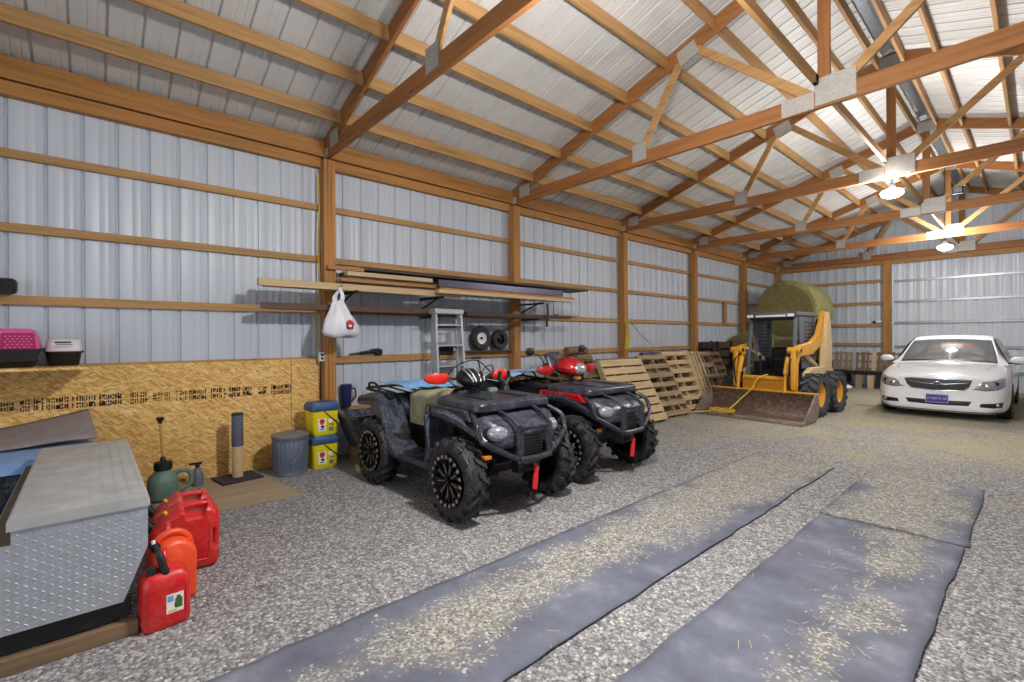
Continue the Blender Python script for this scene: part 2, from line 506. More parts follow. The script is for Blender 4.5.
# posts: three plies nailed together
def post_mesh(h, dep=.145, wid=.142):
    b = MB()
    for i in range(3):
        w = wid/3
        b.box(0, dep, -wid/2+i*w+.001, -wid/2+(i+1)*w-.001, 0, h + (.0 if i == 1 else -.004))
    return b
protopost = None
for k, y in enumerate(BAYS):
    if protopost is None:
        o = protopost = post_mesh(3.655).build('wall_post', M['firZ'], bevel=.003)
    else:
        o = protopost.copy(); COL.objects.link(o)
    o.location = (-5.912, y, 0); o['kind'] = 'structure'
    if 2 <= k <= 6:
        tag(o, f'laminated wooden post on the left wall, the {ORD[k-2]} one from the camera', 'post', 'wooden posts along the left wall')
    elif k == 7:
        tag(o, 'laminated wooden post in the far corner behind the round bale', 'post', 'wooden posts along the left wall')
for k, (x, w) in enumerate(((-2.965, .18), (.22, .18))):
    b = MB(); b.box(x-w/2, x+w/2, 17.22, 17.385, 0, 3.75); b.box(x-w/2+.004, x+w/2-.004, 17.215, 17.22, 0, 3.75)
    o = struct(b.build('end_wall_post', M['firZ'], bevel=.004))
    if k == 0: tag(o, 'wooden post on the end wall left of the sliding door', 'post')
for x, y in ((3.02, 2.19), (3.02, 5.285), (3.02, 8.36), (3.02, 11.4), (3.02, 14.42), (3.02, 17.19)):
    o = protopost.copy(); COL.objects.link(o); o.location = (x, y, 0); o['kind'] = 'structure'
    for q in ('label', 'category', 'group'):
        if q in o: del o[q]

# girts, headers and the skirt board, bay by bay
GZ = [(.56, .09), (1.205, .09), (1.82, .08), (2.447, .075), (3.085, .075)]
for a, c in zip(BAYS[:-1], BAYS[1:]):
    for z, h in GZ:
        b = MB(); b.box(-5.949, -5.905, a+.0, c-.0, z-h/2, z+h/2)
        o = struct(b.build('wall_girt', M['purlinY'], bevel=.003)); o['group'] = 'horizontal girts on the left wall'
    b = MB(); b.box(-5.945, -5.86, a+.073, c-.073, 3.565, 3.685)
    struct(b.build('trim_header', M['firY'], bevel=.003))
    b = MB(); b.box(-5.93, -5.845, a+.025, c-.025, 3.70, 3.895)
    struct(b.build('trim_eave_board', M['firY'], bevel=.003))
for z in (1.215, 1.79, 2.436, 3.085):
    b = MB(); b.box(-5.9, -3.06, 17.33, 17.385, z-.045, z+.045)
    struct(b.build('end_wall_girt', M['purlinX'], bevel=.003))

# purlins
PX = [-5.38, -4.79, -4.2, -3.62, -3.03, -2.44, -1.86, -1.52]
for sx in (-1, 1):
    for x in PX:
        X = x if sx < 0 else 2*RIDGE - x
        for a, c in zip(BAYS[:-1], BAYS[1:]):
            jz = random.uniform(-.008, .008); jx = random.uniform(-.006, .006)
            b = MB(); b.box(X-.019+jx, X+.019+jx, a+.03, c+.05, zr(X)-.145+jz, zr(X)-.008)
            o = struct(b.build('roof_purlin', M['purlinY'], bevel=.003)); o['group'] = 'roof purlins'

# trusses
def make_truss():
    t = thing('roof_truss', 'wooden roof truss', 'truss')
    t['kind'] = 'structure'
    h = .165
    b = MB(); b.box(-5.93, RIDGE-.35, -.022, .022, 3.675, 3.675+h); b.build('bottom_chord', M['trussX'], t, bevel=.003)
    b = MB(); b.box(RIDGE-.345, 3.17, -.022, .022, 3.675, 3.675+h); b.build('bottom_chord', M['trussX'], t, bevel=.003)
    for sx in (-1, 1):
        xe = -5.93 if sx < 0 else 3.17
        z = lambda x: zr(x)-.008
        P = [(xe, 3.70), (xe, z(xe)), (RIDGE, z(RIDGE)), (RIDGE, z(RIDGE)-.175), (RIDGE+sx*(abs(xe-RIDGE)-.36), z(xe)+.12-.175)]
        b = MB(); b.prism(P, 'Y', -.021, .021); b.build('top_chord', M['trussX'], t, bevel=.003)
    zb = 3.675+h*.8
    mir = lambda x, s: RIDGE + s*(x-RIDGE)
    for s in (1, -1):
        b = MB(); b.bar((mir(-3.42, s), 0, zb), (mir(-2.82, s), 0, zr(-2.82)-.12), .088, .036, (0, 1, 0)); 
        b.build('web', M['purlinX'], t, bevel=.003)
        b = MB(); b.bar((mir(-2.70, s), 0, zr(-2.70)-.13), (mir(-1.48, s), 0, zb), .088, .036, (0, 1, 0))
        b.build('web', M['purlinX'], t, bevel=.003)
    b = MB(); b.bar((RIDGE, 0, 3.80), (RIDGE, 0, zr(RIDGE)-.1), .105, .036, (0, 1, 0)); b.build('king_post', M['trussZ'], t, bevel=.003)
    def plate(x0, x1, z0, z1, tilt=0):
        b = MB(); 
        cx, cz = (x0+x1)/2, (z0+z1)/2; w, hh = (x1-x0)/2, (z1-z0)/2
        for y0 in (-.0265, .0225):
            b.M = Matrix.Translation((cx, y0+.002, cz)) @ Matrix.Rotation(-tilt, 4, 'Y')
            b.box(-w, w, -.002, .002, -hh, hh)
            n = max(3, int((x1-x0)/.022))
            for i in range(n):
                xx = -w + (i+.5)*2*w/n
                b.box(xx-.004, xx+.004, -.004, .004, -hh+.008, hh-.008)
        b.build('gusset_plate', M['gusset'], t)
    at = math.atan(1/3)
    for s in (1, -1):
        c = mir(-3.42, s); plate(c-.1, c+.1, 3.73, 3.95)
        c = mir(-2.76, s); plate(c-.12, c+.12, zr(-2.76)-.25, zr(-2.76)-.07, at*s)
        c = mir(-5.58, s); plate(c-.1, c+.13, 3.76, 3.94, 0)
        c = mir(-5.83, s); plate(c-.07, c+.07, 3.69, 3.80)
    plate(-1.75, -1.46, 3.685, 3.85); plate(-1.45, -1.12, 3.70, 3.96)
    plate(RIDGE-.14, RIDGE+.14, zr(RIDGE)-.24, zr(RIDGE)-.06)
    return t
truss0 = make_truss()
for k, y in enumerate(BAYS[1:]):
    t = truss0 if k == 0 else copy_tree(truss0)
    t['kind'] = 'structure'
    t.location = (0, y, 0); t['group'] = 'wooden roof trusses'
    t['label'] = ('wooden roof truss with grey gusset plates over ' + {0: 'the barn front', 1: 'the post with the hanging white bag', 2: 'the second post along the left wall', 3: 'the third post along the left wall', 4: 'the fourth post along the left wall', 5: 'the fifth post along the left wall', 6: 'the far end wall'}[k])
# boards tying the trusses together along the middle, bay by bay
for a, c in zip(BAYS[1:-1], BAYS[2:]):
    b = MB(); b.box(-1.46, -1.42, a-.1, c+.06, 3.90, 3.99)
    o = struct(b.build('truss_tie', M['purlinY'], bevel=.003)); o['group'] = 'long tie boards on the truss bottom chords'
# gable board at the end wall
b = MB(); b.box(-5.9, 3.1, 17.26, 17.30, 3.55, 3.67); struct(b.build('trim_end_header', M['firX'], bevel=.003))

# strand board lining at the foot of the left wall
def osb(y0, y1, label):
    b = MB(); b.box(0, .012, y0, y1, 0, 1.228)
    o = b.build('strand_board_panel', M['osb'], loc=(-5.904, 0, 0)); struct(o)
    return tag(o, label, 'wall panel', 'strand board panels on the left wall')
p0 = osb(-3.1, -.674, 'strand board panel at the open end of the left wall')
p1_ = osb(-.668, 1.768, 'wide strand board panel with black printing behind the cat scratching post')
p2_ = osb(1.774, 2.112, 'narrow strand board strip beside the first wooden post')
ink = plain('stamp_ink', (44,34,28), .9, 0, .2, 20)
def stamp(y0, y1, zc, h):
    """mill stamp: upside-down rows of broken strokes printed on the board"""
    b = MB(); rnd = random.Random(int(y0*100)); y = y0
    while y < y1:
        w = rnd.uniform(.006, .013)
        if rnd.random() < .86:
            for r in range(2):
                za = zc - h/2 + r*h*.52
                n = rnd.choice((1, 1, 2))
                for q in range(n):
                    zz0 = za + rnd.uniform(0, .2)*h*.45 if n == 1 else za + q*h*.26
                    zz1 = za + rnd.uniform(.7, 1)*h*.46 if n == 1 else zz0 + h*.17
                    b.box(.0122, .0127, y, y+w, zz0, zz1)
                if rnd.random() < .4: b.box(.0122, .0127, y, y+w*2.6, za+rnd.uniform(0, .4)*h, za+rnd.uniform(0,.4)*h+.008)
        y += w + rnd.uniform(.004, .010)
    return b
for i, (a, c, z, h, par) in enumerate(((-.62, -.50, .905, .08, p1_), (-.45, .42, .905, .115, p1_), (.47, .62, .90, .09, p1_), (.66, 1.36, .895, .115, p1_), (1.42, 1.50, .89, .09, p1_), (1.55, 1.76, .885, .115, p1_))):
    stamp(a, c, z, h).build('printed_stamp', ink, par)

# ------------------------------------------------------------------ camera
F_PX, YAW, ROLL = 472.6, rad(48.2), .0053
cam = bpy.data.cameras.new('camera'); cam.sensor_width = 36; cam.lens = F_PX*36/1024
cam.shift_y = -(341-337.8)/1024
co = bpy.data.objects.new('camera', cam); COL.objects.link(co)
co.matrix_world = Matrix.Translation((0, 0, 1.47)) @ Matrix.Rotation(YAW, 4, 'Z') @ Matrix.Rotation(rad(90), 4, 'X') @ Matrix.Rotation(-ROLL, 4, 'Z')
cam.clip_start = .05
SC.camera = co

# ------------------------------------------------------------------ light
wd = bpy.data.worlds.new('world'); SC.world = wd; wd.use_nodes = True
bg = wd.node_tree.nodes['Background']; bg.inputs[0].default_value = (.86, .93, 1, 1); bg.inputs[1].default_value = 1.0
SC.view_settings.view_transform = 'Standard'; SC.view_settings.look = 'None'
SC.view_settings.exposure = 1.15; SC.view_settings.gamma = 1; SC.view_settings.use_curve_mapping = False

M['led'] = emis('led_lit', (1, .98, .96), 420)
M['led_far'] = emis('led_lit_far', (1, .985, .97), 250)
def lamp(y, z, zt, label, led='led_far'):
    t = thing('pendant_lamp', label, 'lamp', (RIDGE, y, z), group='round lamps hanging along the ridge')
    b = MB(); b.lathe([(.0, .075), (.03, .075), (.045, .06), (.055, .035), (.0, .035)], 24); b.build('housing', M['white'], t, smooth=40)
    b = MB(); b.lathe([(.0, -.075), (.06, -.07), (.11, -.045), (.13, -.015), (.12, .015), (.08, .034), (.0, .0345)], 24); b.build('led_lens', M[led], t, smooth=60)
    b = MB(); b.lathe([(.0, .076), (.03, .076), (.03, .13), (.0, .13)], 14); b.build('socket', M['black'], t, smooth=40)
    b = MB(); b.tube([(0, 0, .13), (0, 0, zt-z)], .008, 6); b.build('cord', M['black'], t)
    return t
lamp(8.39, 3.48, 5.2, 'glaring round lamp hanging from the ridge, the nearer one in view')
lamp(13.89, 3.40, 5.2, 'round lamp hanging from the ridge above the white sedan, the farther one')
lamp(2.30, 3.45, 5.2, 'round lamp hanging from the ridge above the camera', 'led')
# small unlit floodlight on a truss
t = thing('floodlight', 'small unlit floodlight fixed to a truss to the right of the glaring lamp', 'floodlight', (-.95, 11.30, 3.98))
b = MB(); b.box(-.07, .07, -.1, -.02, -.05, .07); b.build('head', M['dark_metal'], t, bevel=.008)
b = MB(); b.box(-.055, .055, -.106, -.1, -.035, .055); b.build('glass_front', M['lens'], t)
b = MB(); b.box(-.012, .012, -.03, .07, -.01, .01); b.build('bracket', M['black'], t)
# ================================================================== near left: toolbox and what stands round it
# ---- diamond plate toolbox: long axis along x, end face towards the camera
TB = thing('truck_toolbox', 'large silver diamond plate truck toolbox on a black base', 'toolbox', (-3.02, 0, 0))
LEN = 1.80
prof_t = [(.218,.64),(.217,.43),(.12,.178),(-.315,.178),(-.345,.28),(-.345,.567),(-.262,.567),(-.262,.64)]
def treads(b, P, N, inside, step=.040, ln=.030, wd=.011, h=.003, ustep=None):
    """raised lozenges in alternating directions on a plane; P(u,v) -> point"""
    i = 0; u = -1.0
    while u < 1.0:
        j = 0; v = -.1
        while v < .9:
            d = 1 if (i+j) % 2 else -1
            uu, vv = u, v
            if inside(uu, vv):
                ax = (math.cos(rad(38*d+ (0))), math.sin(rad(38*d)))
                pe = (-ax[1], ax[0])
                pts = [(uu+ax[0]*ln/2, vv+ax[1]*ln/2), (uu+pe[0]*wd/2, vv+pe[1]*wd/2), (uu-ax[0]*ln/2, vv-ax[1]*ln/2), (uu-pe[0]*wd/2, vv-pe[1]*wd/2)]
                base = [b.v(P(*q)) for q in pts]
                mid = [b.v(P(uu+(q[0]-uu)*.45, vv+(q[1]-vv)*.45, h)) for q in pts]
                for a in range(4): b.f([base[a], base[(a+1) % 4], mid[(a+1) % 4], mid[a]])
                b.f(mid)
            v += step; j += 1
        u += ustep or step*.72; i += 1
def in_face(y, z):
    if z < .2 or z > .625: return False
    if z > .555 and y < -.25: return False
    if y > .20 or y < -.325: return False
    if z < .43: 
        if y > .12 + (z-.178)*.39 - .02: return False
        if y < -.30: return False
    return True
b = MB(); b.prism(prof_t, 'X', -LEN, 0); treads(b, lambda y, z, h=0: (h+.0002, y, z), None, in_face, .0215, .024, .008, .003, .028)
b.build('body', M['alu'], TB)
b = MB(); b.box(-LEN+.0, -.004, -.340, -.266, .5675, .571); b.build('side_ledge', M['olive'], TB)
lid = MB()
lid.prism([(.226,.632),(.226,.664),(.214,.682),(-.262,.686),(-.275,.672),(-.275,.632)], 'X', -LEN-.01, .012)
def in_top(u, v): return -1.76+.9 < u < .86 and -.24+.3 < v < .2+.3
treads(lid, lambda u, v, h=0: (u-.9, v-.3, .684+.0005+(-.262-(v-.3))*-.0084*0+h*.4), None, in_top, .05, .026, .008)
lid.build('lid', plain('worn_alu_lid', (186,187,186), .46, .35, .16, 7), TB)
b = MB(); b.box(-LEN+.1, -.035, -.305, .105, .075, .178); b.build('base_frame', M['black'], TB, bevel=.006)
b = MB(); b.box(-.06, -.03, .085, .15, .09, .19); b.build('corner_bracket', M['dark_metal'], TB, bevel=.004)
b = MB(); b.box(-3.06, -3.015, -.75, .178, .0, .072); o = b.build('wood_plank', M['old'+'Y'], bevel=.004)
tag(o, 'brown timber plank lying on the gravel under the silver toolbox', 'plank')
b = MB(); b.box(-4.75, -4.70, -.75, .17, .0, .072); o = b.build('wood_plank', M['oldY'], bevel=.004)
tag(o, 'brown timber block under the rear end of the silver toolbox', 'plank')

# ---- blue bin with a board on top, behind the toolbox
t = thing('storage_bin', 'blue plastic bin behind the silver toolbox, under a taupe board', 'bin', (-5.335, -.62, -.03))
rings = []
for z, w, l in ((.03, .70, 1.04), (.05, .72, 1.08), (.30, .76, 1.14), (.53, .82, 1.20), (.54, .90, 1.28), (.60, .90, 1.28), (.62, .84, 1.22)):
    rings.append([(x, y, z) for x, y in rrect(w, l, .10, 4)])
b = MB(); b.loft(rings[:4]); b.build('tub', M['atv_grey'], t, smooth=40)
b = MB(); b.loft(rings[3:]); b.build('lid', M['foam_blue'], t, smooth=40)
b = MB()
def brd(u, v):
    x = -5.87 + .46*v; y = -1.25 + u*1.24 + .06*v
    return (x, y, .612 + .012*(1+math.sin(u*9))*v + (1-v)*(.06+.16*u*u))
b.grid(brd, 26, 8); o = b.build('warped_board', M['board_taupe'], smooth=180, solid=.016)
tag(o, 'taupe warped sheet of board lying over the blue bin', 'board')

# ---- petrol cans
def label_face(par, y, z, w, h, x):
    b = MB(); b.box(x, x+.0015, y-w/2, y+w/2, z-h/2, z+h/2); o = b.build('label', M['paper'], par)
    b = MB(); b.box(x+.0014, x+.0022, y+.0, y+w*.42, z-h*.3, z+h*.22); b.ell((x+.0018, y+w*.2, z+h*.26), .0006, w*.13, h*.12, 8, 5)
    b.ell((x+.0018, y+w*.1, z-h*.12), .0006, w*.16, h*.2, 8, 5); b.build('label_print', M['green_ink'], o)
    b = MB(); b.box(x+.0014, x+.002, y-w*.44, y-w*.1, z+h*.1, z+h*.42)
    b.build('label_print', M['foam_blue'], o)
    b = MB(); b.box(x+.0014, x+.0021, y-w*.44, y+w*.1, z-h*.45, z-h*.36); b.build('label_print', M['hose'], o)

def small_can(name, label, loc, rz, mt, w=.205, d=.17, h=.28, spout=True, lab=True, sc=1):
    """upright can: front face on +x"""
    t = thing(name, label, 'fuel can', loc, rz, 'fuel cans beside the silver toolbox')
    rings = []
    for z, k in ((0, .86), (.012, .95), (.03, 1), (h*.78, 1), (h*.86, .97), (h*.94, .86), (h, .70), (h+.004, .5)):
        rings.append([(x, y, z) for x, y in rrect(d*k, w*k, .035*k, 4)])
    b = MB(); b.loft(rings)
    # recessed panel frame on the front
    for (y0, y1, z0, z1) in ((-w*.36, w*.36, h*.12, h*.14), (-w*.36, w*.36, h*.74, h*.76), (-w*.38, -w*.36, h*.12, h*.76), (w*.36, w*.38, h*.12, h*.76)):
        b.box(d/2-.003, d/2+.0015, y0, y1, z0, z1)
    b.build('body', mt, t, smooth=50)
    b = MB()
    b.tube(smooth_path([(.0, -.005, h-.01), (.015, -.005, h+.05), (-.01, .0, h+.085), (-.05, 0, h+.07), (-.07, 0, h-.02)]), .017, 10)
    b.build('handle', mt, t, smooth=60)
    b = MB(); b.cyl((.03, -.055, h-.01), (.03, -.055, h+.03), .026, .024, 14); b.build('cap', M['black'] if spout else mt, t, smooth=40)
    if spout:
        b = MB(); b.tube(smooth_path([(.045, .0, h-.03), (.05, -.01, h+.02), (.03, -.03, h+.10), (.015, -.045, h+.145)]), [.020]*6+[.017]*6+[.011]*7, 10)
        b.build('spout', M['black'], t, smooth=60)
        b = MB(); b.cyl((.015, -.045, h+.140), (.012, -.048, h+.162), .009, .008, 10); b.build('spout_tip', M['white'], t, smooth=40)
    if lab: label_face(t, w*.14, h*.44, w*.36, h*.34, d/2+.0005)
    return t
small_can('fuel_can', 'small red fuel can with a white label and black spout, front of the row', (-3.045, .285, 0), rad(6), M['gas_red'])

# orange round-shouldered can
t = thing('fuel_can', 'orange fuel can with an arched handle behind the small red one', 'fuel can', (-3.28, .34, 0), rad(10), 'fuel cans beside the silver toolbox')
b = MB(); P = [(-.105,.012),(-.095,0),(.095,0),(.105,.012),(.108,.25)] + arc(0,.25,.108,0,180,12)[1:]
rings = []
for x, k in ((-.085,.84),(-.07,.96),(-.05,1),(.05,1),(.07,.96),(.085,.84)):
    rings.append([(x, y*k, .17+(z-.17)*k) for y, z in P])
b.loft(rings); b.build('body', M['gas_orange'], t, smooth=50)
b = MB(); b.tube([(0, y, z) for y, z in arc(0, .29, .092, -5, 185, 14)], .019, 10); b.build('handle', M['gas_orange'], t, smooth=60)
b = MB(); b.cyl((.03,-.06,.30),(.05,-.10,.36),.024,.022,14); b.build('cap', M['black'], t, smooth=40)
small_can('fuel_can', 'faded red fuel can squeezed between the orange one and the large ones', (-3.475, .345, 0), rad(-2), M['gas_light'], .20, .13, .27, False, False)

def big_can(label, loc, rz, mt, sc=1):
    """long can lying lengthwise: profile in y-z, slot handles at the top and at the far end"""
    t = thing('fuel_can', label, 'fuel can', loc, rz, 'fuel cans beside the silver toolbox')
    t.scale = (sc, sc*.88, sc)
    P = [(-.19,.0),(.165,.0),(.185,.02),(.195,.09),(.155,.12),(.155,.235),(.20,.265),(.19,.335),(.16,.375),(.125,.385),(.11,.335),(.0,.335),(-.015,.385),(-.04,.388),(-.10,.355),(-.19,.285),(-.215,.24),(-.21,.02)]
    rings = []
    for x, k in ((-.115,.86),(-.10,.95),(-.08,1),(.08,1),(.10,.95),(.115,.86)):
        rings.append([(x, y*k, .19+(z-.19)*k) for y, z in P])
    b = MB(); b.loft(rings)
    # pressed panel in the flank
    b.bar((.116,-.12,.06),(.116,.12,.06),.006,.012); b.bar((.116,-.12,.06),(.116,-.14,.22),.006,.012); b.bar((.116,.12,.06),(.116,.14,.28),.006,.012)
    b.build('body', mt, t, smooth=40, bevel=.008)
    b = MB(); b.tube(smooth_path([(0,-.045,.365),(0,.0,.374),(0,.05,.376),(0,.10,.374),(0,.145,.362)]), .021, 10); b.build('handle', mt, t, smooth=60)
    b = MB(); b.tube(smooth_path([(0,.182,.29),(0,.186,.25),(0,.184,.18),(0,.18,.12),(0,.17,.07)]), .021, 10); b.build('handle', mt, t, smooth=60)
    b = MB(); b.cyl((0,-.185,.27),(0,-.235,.325),.032,.030,16); b.cyl((0,-.225,.315),(0,-.243,.335),.036,.036,16); b.build('cap', M['black'], t, smooth=40)
    b = MB(); b.cyl((0,-.11,.345),(0,-.125,.365),.012,.012,10); b.build('vent_cap', M['hose'], t, smooth=40)
    return t
big_can('large red fuel can with a slot handle, the nearer of the two large ones', (-3.70, .46, 0), rad(-3), M['gas_red'], 1.04)
big_can('large red fuel can behind another, farthest along the row beside the toolbox', (-4.06, .49, 0), rad(-3), M['gas_light'], .98)

# ---- green jug with a tall clear spout
t = thing('water_jug', 'green plastic jug with a black cap and a tall amber tube', 'jug', (-5.38, .50, .013))
rings = []
for z, w, d in ((0,.20,.20),(.012,.23,.23),(.16,.24,.24),(.20,.22,.22),(.235,.15,.15),(.25,.12,.12),(.27,.12,.12)):
    rings.append([(x, y, z) for x, y in rrect(w, d, w*.4, 5)])
b = MB(); b.loft(rings); b.build('body', M['jug_green'], t, smooth=60)
b = MB(); b.lathe([(0,.265),(.07,.265),(.073,.30),(.068,.335),(.03,.345),(0,.345)], 20); b.lathe([(0,.345),(.025,.345),(.022,.37),(.014,.385),(0,.385)], 16); b.build('cap', M['black'], t, smooth=40)
b = MB(); b.tube(smooth_path([(0,.085,.215),(0,.14,.23),(0,.195,.215),(0,.215,.16),(0,.20,.09),(0,.12,.06)]), .021, 10); b.build('handle', M['jug_green'], t, smooth=60)
b = MB(); b.tube([(0,0,.38),(0,-.01,.55),(0,-.02,.70)], .013, 10); b.build('tube', plain('amber_tube', (190,150,84), .3, 0, .1, 10), t, smooth=60)
b = MB(); b.lathe([(0,.69),(.016,.69),(.018,.71),(.03,.725),(.03,.745),(0,.75)], 14, c=(0,-.02,0)); b.build('tube_cap', M['black'], t, smooth=40)
t = thing('hand_sprayer', 'small grey spray bottle with a dark nozzle behind the green jug', 'bottle', (-5.62, .80, .013))
b = MB(); b.lathe([(0,0),(.05,0),(.052,.02),(.05,.12),(.03,.16),(.016,.18),(0,.18)], 16); b.build('body', M['can_galv'], t, smooth=50)
b = MB(); b.cyl((0,0,.18),(0,0,.21),.02,.02,12); b.bar((0,-.07,.22),(0,.04,.22),.02,.022); b.build('nozzle', M['dark_metal'], t, bevel=.003)

# ---- plywood sheet on the gravel
b = MB(); b.prism([(-5.86,.62),(-5.86,1.36),(-4.62,1.50),(-4.66,.80),(-5.1,.58)], 'Z', .0, .012)
o = b.build('plywood_sheet', wood('trodden_plywood', (172,154,128), 'Y', .72, False, .85), bevel=.002)
tag(o, 'trodden brown plywood sheet flat on the gravel under the scratching post', 'plywood')

# ---- cat scratching post
t = thing('scratching_post', 'tall cat scratching post with grey carpet over pale rope', 'scratching post', (-5.60, 1.15, .012))
b = MB(); b.M = Matrix.Rotation(rad(8), 4, 'Z'); b.box(-.17,.17,-.195,.195,0,.022); b.build('base_plate', M['carpet_dark'], t, bevel=.006)
b = MB(); prof = [(0,.02)]
for i in range(34): z = .024 + i*.0095; prof += [(.049,z),(.052,z+.0047)]
prof += [(.049,.348),(0,.348)]
b.lathe(prof, 20); b.build('rope_sleeve', M['sisal'], t, smooth=40)
b = MB(); b.lathe([(0,.345),(.053,.345),(.055,.36),(.054,.66),(.052,.668),(0,.668)], 20); b.build('carpet_sleeve', M['carpet_grey'], t, smooth=50)
b = MB(); b.lathe([(0,.666),(.056,.666),(.057,.682),(.05,.688),(0,.688)], 20); b.build('top_cap', M['carpet_dark'], t, smooth=50)

# ---- metal dustbin
t = thing('dustbin', 'grey-blue fluted metal dustbin with a domed lid', 'dustbin', (-5.48, 1.635, 0))
b = MB(); R = []
n = 96
for z, r in ((0,.166),(.02,.171),(.03,.168),(.05,.168),(.06,.170),(.36,.178),(.372,.178),(.38,.182),(.40,.182)):
    fl = .05 < z < .365
    R.append([((r + (.007 if fl and (i % 4) < 2 else 0))*math.cos(2*PI*i/n), (r + (.007 if fl and (i % 4) < 2 else 0))*math.sin(2*PI*i/n), z) for i in range(n)])
b.loft(R); b.build('body', M['can_galv'], t, smooth=35)
b = MB(); b.lathe([(0,.398),(.188,.398),(.192,.405),(.192,.428),(.186,.434),(.15,.44),(.10,.452),(.04,.458),(0,.459)], 40); b.build('lid', plain('worn_lid', (126,128,132), .5, .3, .2, 9), t, smooth=35)
b = MB(); b.tube(smooth_path([(0,-.05,.455),(0,-.04,.482),(0,.04,.482),(0,.05,.455)]), .007, 8); b.build('lid_handle', M['galv'], t, smooth=60)
b = MB(); b.tube(smooth_path([(.172,-.07,.14),(.195,-.03,.16),(.197,.03,.25),(.186,.07,.31)]), .006, 8); b.build('bail_handle', M['galv'], t, smooth=60)

# ---- two litter pails, one on the other
def pail(label, z):
    t = thing('square_pail', label, 'pail', (-5.55, 2.0, z), rad(2), 'yellow pails with blue lids')
    rings = []
    for zz, w in ((0,.262),(.01,.276),(.28,.302),(.285,.302)):
        rings.append([(x, y, zz) for x, y in rrect(w*.86, w, .035, 4)])
    b = MB(); b.loft(rings); b.build('body', M['yellow_pail'], t, smooth=50)
    rings = []
    for zz, w in ((.276,.318),(.282,.326),(.335,.326),(.345,.316),(.35,.30),(.365,.292),(.372,.28)):
        rings.append([(x, y, zz) for x, y in rrect(w*.87, w, .04, 4)])
    b = MB(); b.loft(rings); b.build('lid', M['blue_lid'], t, smooth=40)
    b = MB(); b.tube([(.13,-.02,.27),(.135,.05,.20),(.137,.145,.12)], .006, 6); b.build('bail_handle', M['black'], t, smooth=60)
    lb = MB(); lb.box(.1255,.1262,-.09,.0,.05,.2); o = lb.build('label', M['paper'], t)
    b = MB(); b.ell((.1265,-.045,.16),.0012,.032,.03,12,6); b.box(.126,.1268,-.07,-.03,.125,.135); b.build('label_print', M['red_ink'], o)
    b = MB(); b.ell((.1265,-.04,.10),.0012,.022,.02,10,6); b.box(.126,.1268,-.075,-.02,.065,.075); b.build('label_print', M['navy'], o)
    b = MB(); b.ell((.1262,.05,.165),.0012,.03,.03,14,6); b.build('label_print', M['paper'], o)
    b = MB(); b.box(.1255,.1262,.035,.085,.045,.085); b.box(.1255,.1262,.05,.09,.11,.125); b.build('label_print', M['can_galv'], o)
    return t
pail('yellow square pail with a blue lid, the lower of two stacked', 0)
pail('yellow square pail with a blue lid, the upper of two stacked', .374)

# ---- pet carriers on a shelf at the top of the strand board
b = MB(); b.box(-5.88, -5.24, -1.9, -.0, 1.2295, 1.2495); o = b.build('wall_shelf', M['osb']); tag(o, 'strand board wall shelf under the pet carriers', 'shelf')
def carrier(name, label, loc, rz, top, grille, L, W, Hb, Ht, door=True):
    """door end on +y ... length along y"""
    t = thing(name, label, 'pet carrier', loc, rz, 'pet carriers on the wall shelf')
    rings = [[(x, y, z) for x, y in rrect(W*k, L*k, .05, 4)] for z, k in ((0,.80),(.01,.84),(Hb*.9,.97),(Hb*.92,1.03),(Hb,1.03))]
    b = MB(); b.loft(rings); b.build('base', M['black'], t, smooth=40)
    rings = [[(x, y, z) for x, y in rrect(W*k, L*k2, .05*k, 4)] for z, k, k2 in ((Hb,1.02,1.02),(Hb+.01,1.0,1.0),(Hb+Ht*.5,.93,.95),(Hb+Ht*.86,.84,.88),(Hb+Ht*.97,.72,.78),(Hb+Ht,.5,.6))]
    b = MB(); b.loft(rings); tp = b.build('top', top, t, smooth=60)
    # vent holes in the long side (+x) and the end
    b = MB()
    for i in range(7):
        for j in range(3):
            y = -L*.2 + i*L*.062; z = Hb + Ht*(.3 + .2*j); x = W/2*(1.0 - .16*(.3+.2*j)) + .001
            b.ell((x-.003, y + (.01 if j % 2 else 0), z), .004, .008, .012, 8, 5)
    b.build('vent_holes', M['dark_metal'] if grille is None else M['magenta'], tp)
    if grille is not None:
        g = MB()
        P = [(-.11,Hb-.09),(.11,Hb-.09),(.115,Hb+.0),(.10,Hb+Ht*.78),(-.10,Hb+Ht*.78),(-.115,Hb)]
        g.prism([(L*.24+p[0]*.9, p[1]) for p in P], 'X', W*.47, W*.50+.012); g.build('door', grille, t, bevel=.004)
        g = MB()
        for i in range(6):
            for j in range(5):
                g.ell((W*.5+.013, L*.24-.07+i*.026+(j%2)*.014, Hb+.015+j*.022), .002, .008, .007, 8, 5)
        g.build('door_holes', M['pink'], t)
        g = MB(); g.box(W*.5, W*.5+.016, L*.24-.115,L*.24+.115, Hb-.10, Hb+.0); g.build('door_frame', M['black'], t, bevel=.004)
    b = MB(); b.box(-W*.52, W*.52, L*.5, L*.54, Hb*.86, Hb+.004); b.build('latch_rim', M['black'], t, bevel=.003)
    return t
carrier('pet_carrier', 'pink and black plastic pet carrier with a dark red grille door', (-5.60, -.535, 1.2505), 0, M['pink'], M['magenta'], .46, .32, .15, .165)
carrier('pet_carrier', 'pale grey and black plastic pet carrier on the shelf, right of the pink one', (-5.70, -.165, 1.2505), 0, M['pale_plastic'], None, .235, .30, .125, .105)
t = thing('black_speaker_box', 'small black plastic housing resting on the wall girt above the pink carrier', 'housing', (-5.84, -.57, 1.866))
b = MB(); b.loft([[(x, y, z) for y, z in [(p[0], p[1]+.065) for p in rrect(.22*k, .13*k, .035, 4)]] for x, k in ((-.07,.8),(-.05,1),(.04,1),(.06,.86))]); b.build('case', M['black'], t, smooth=40)
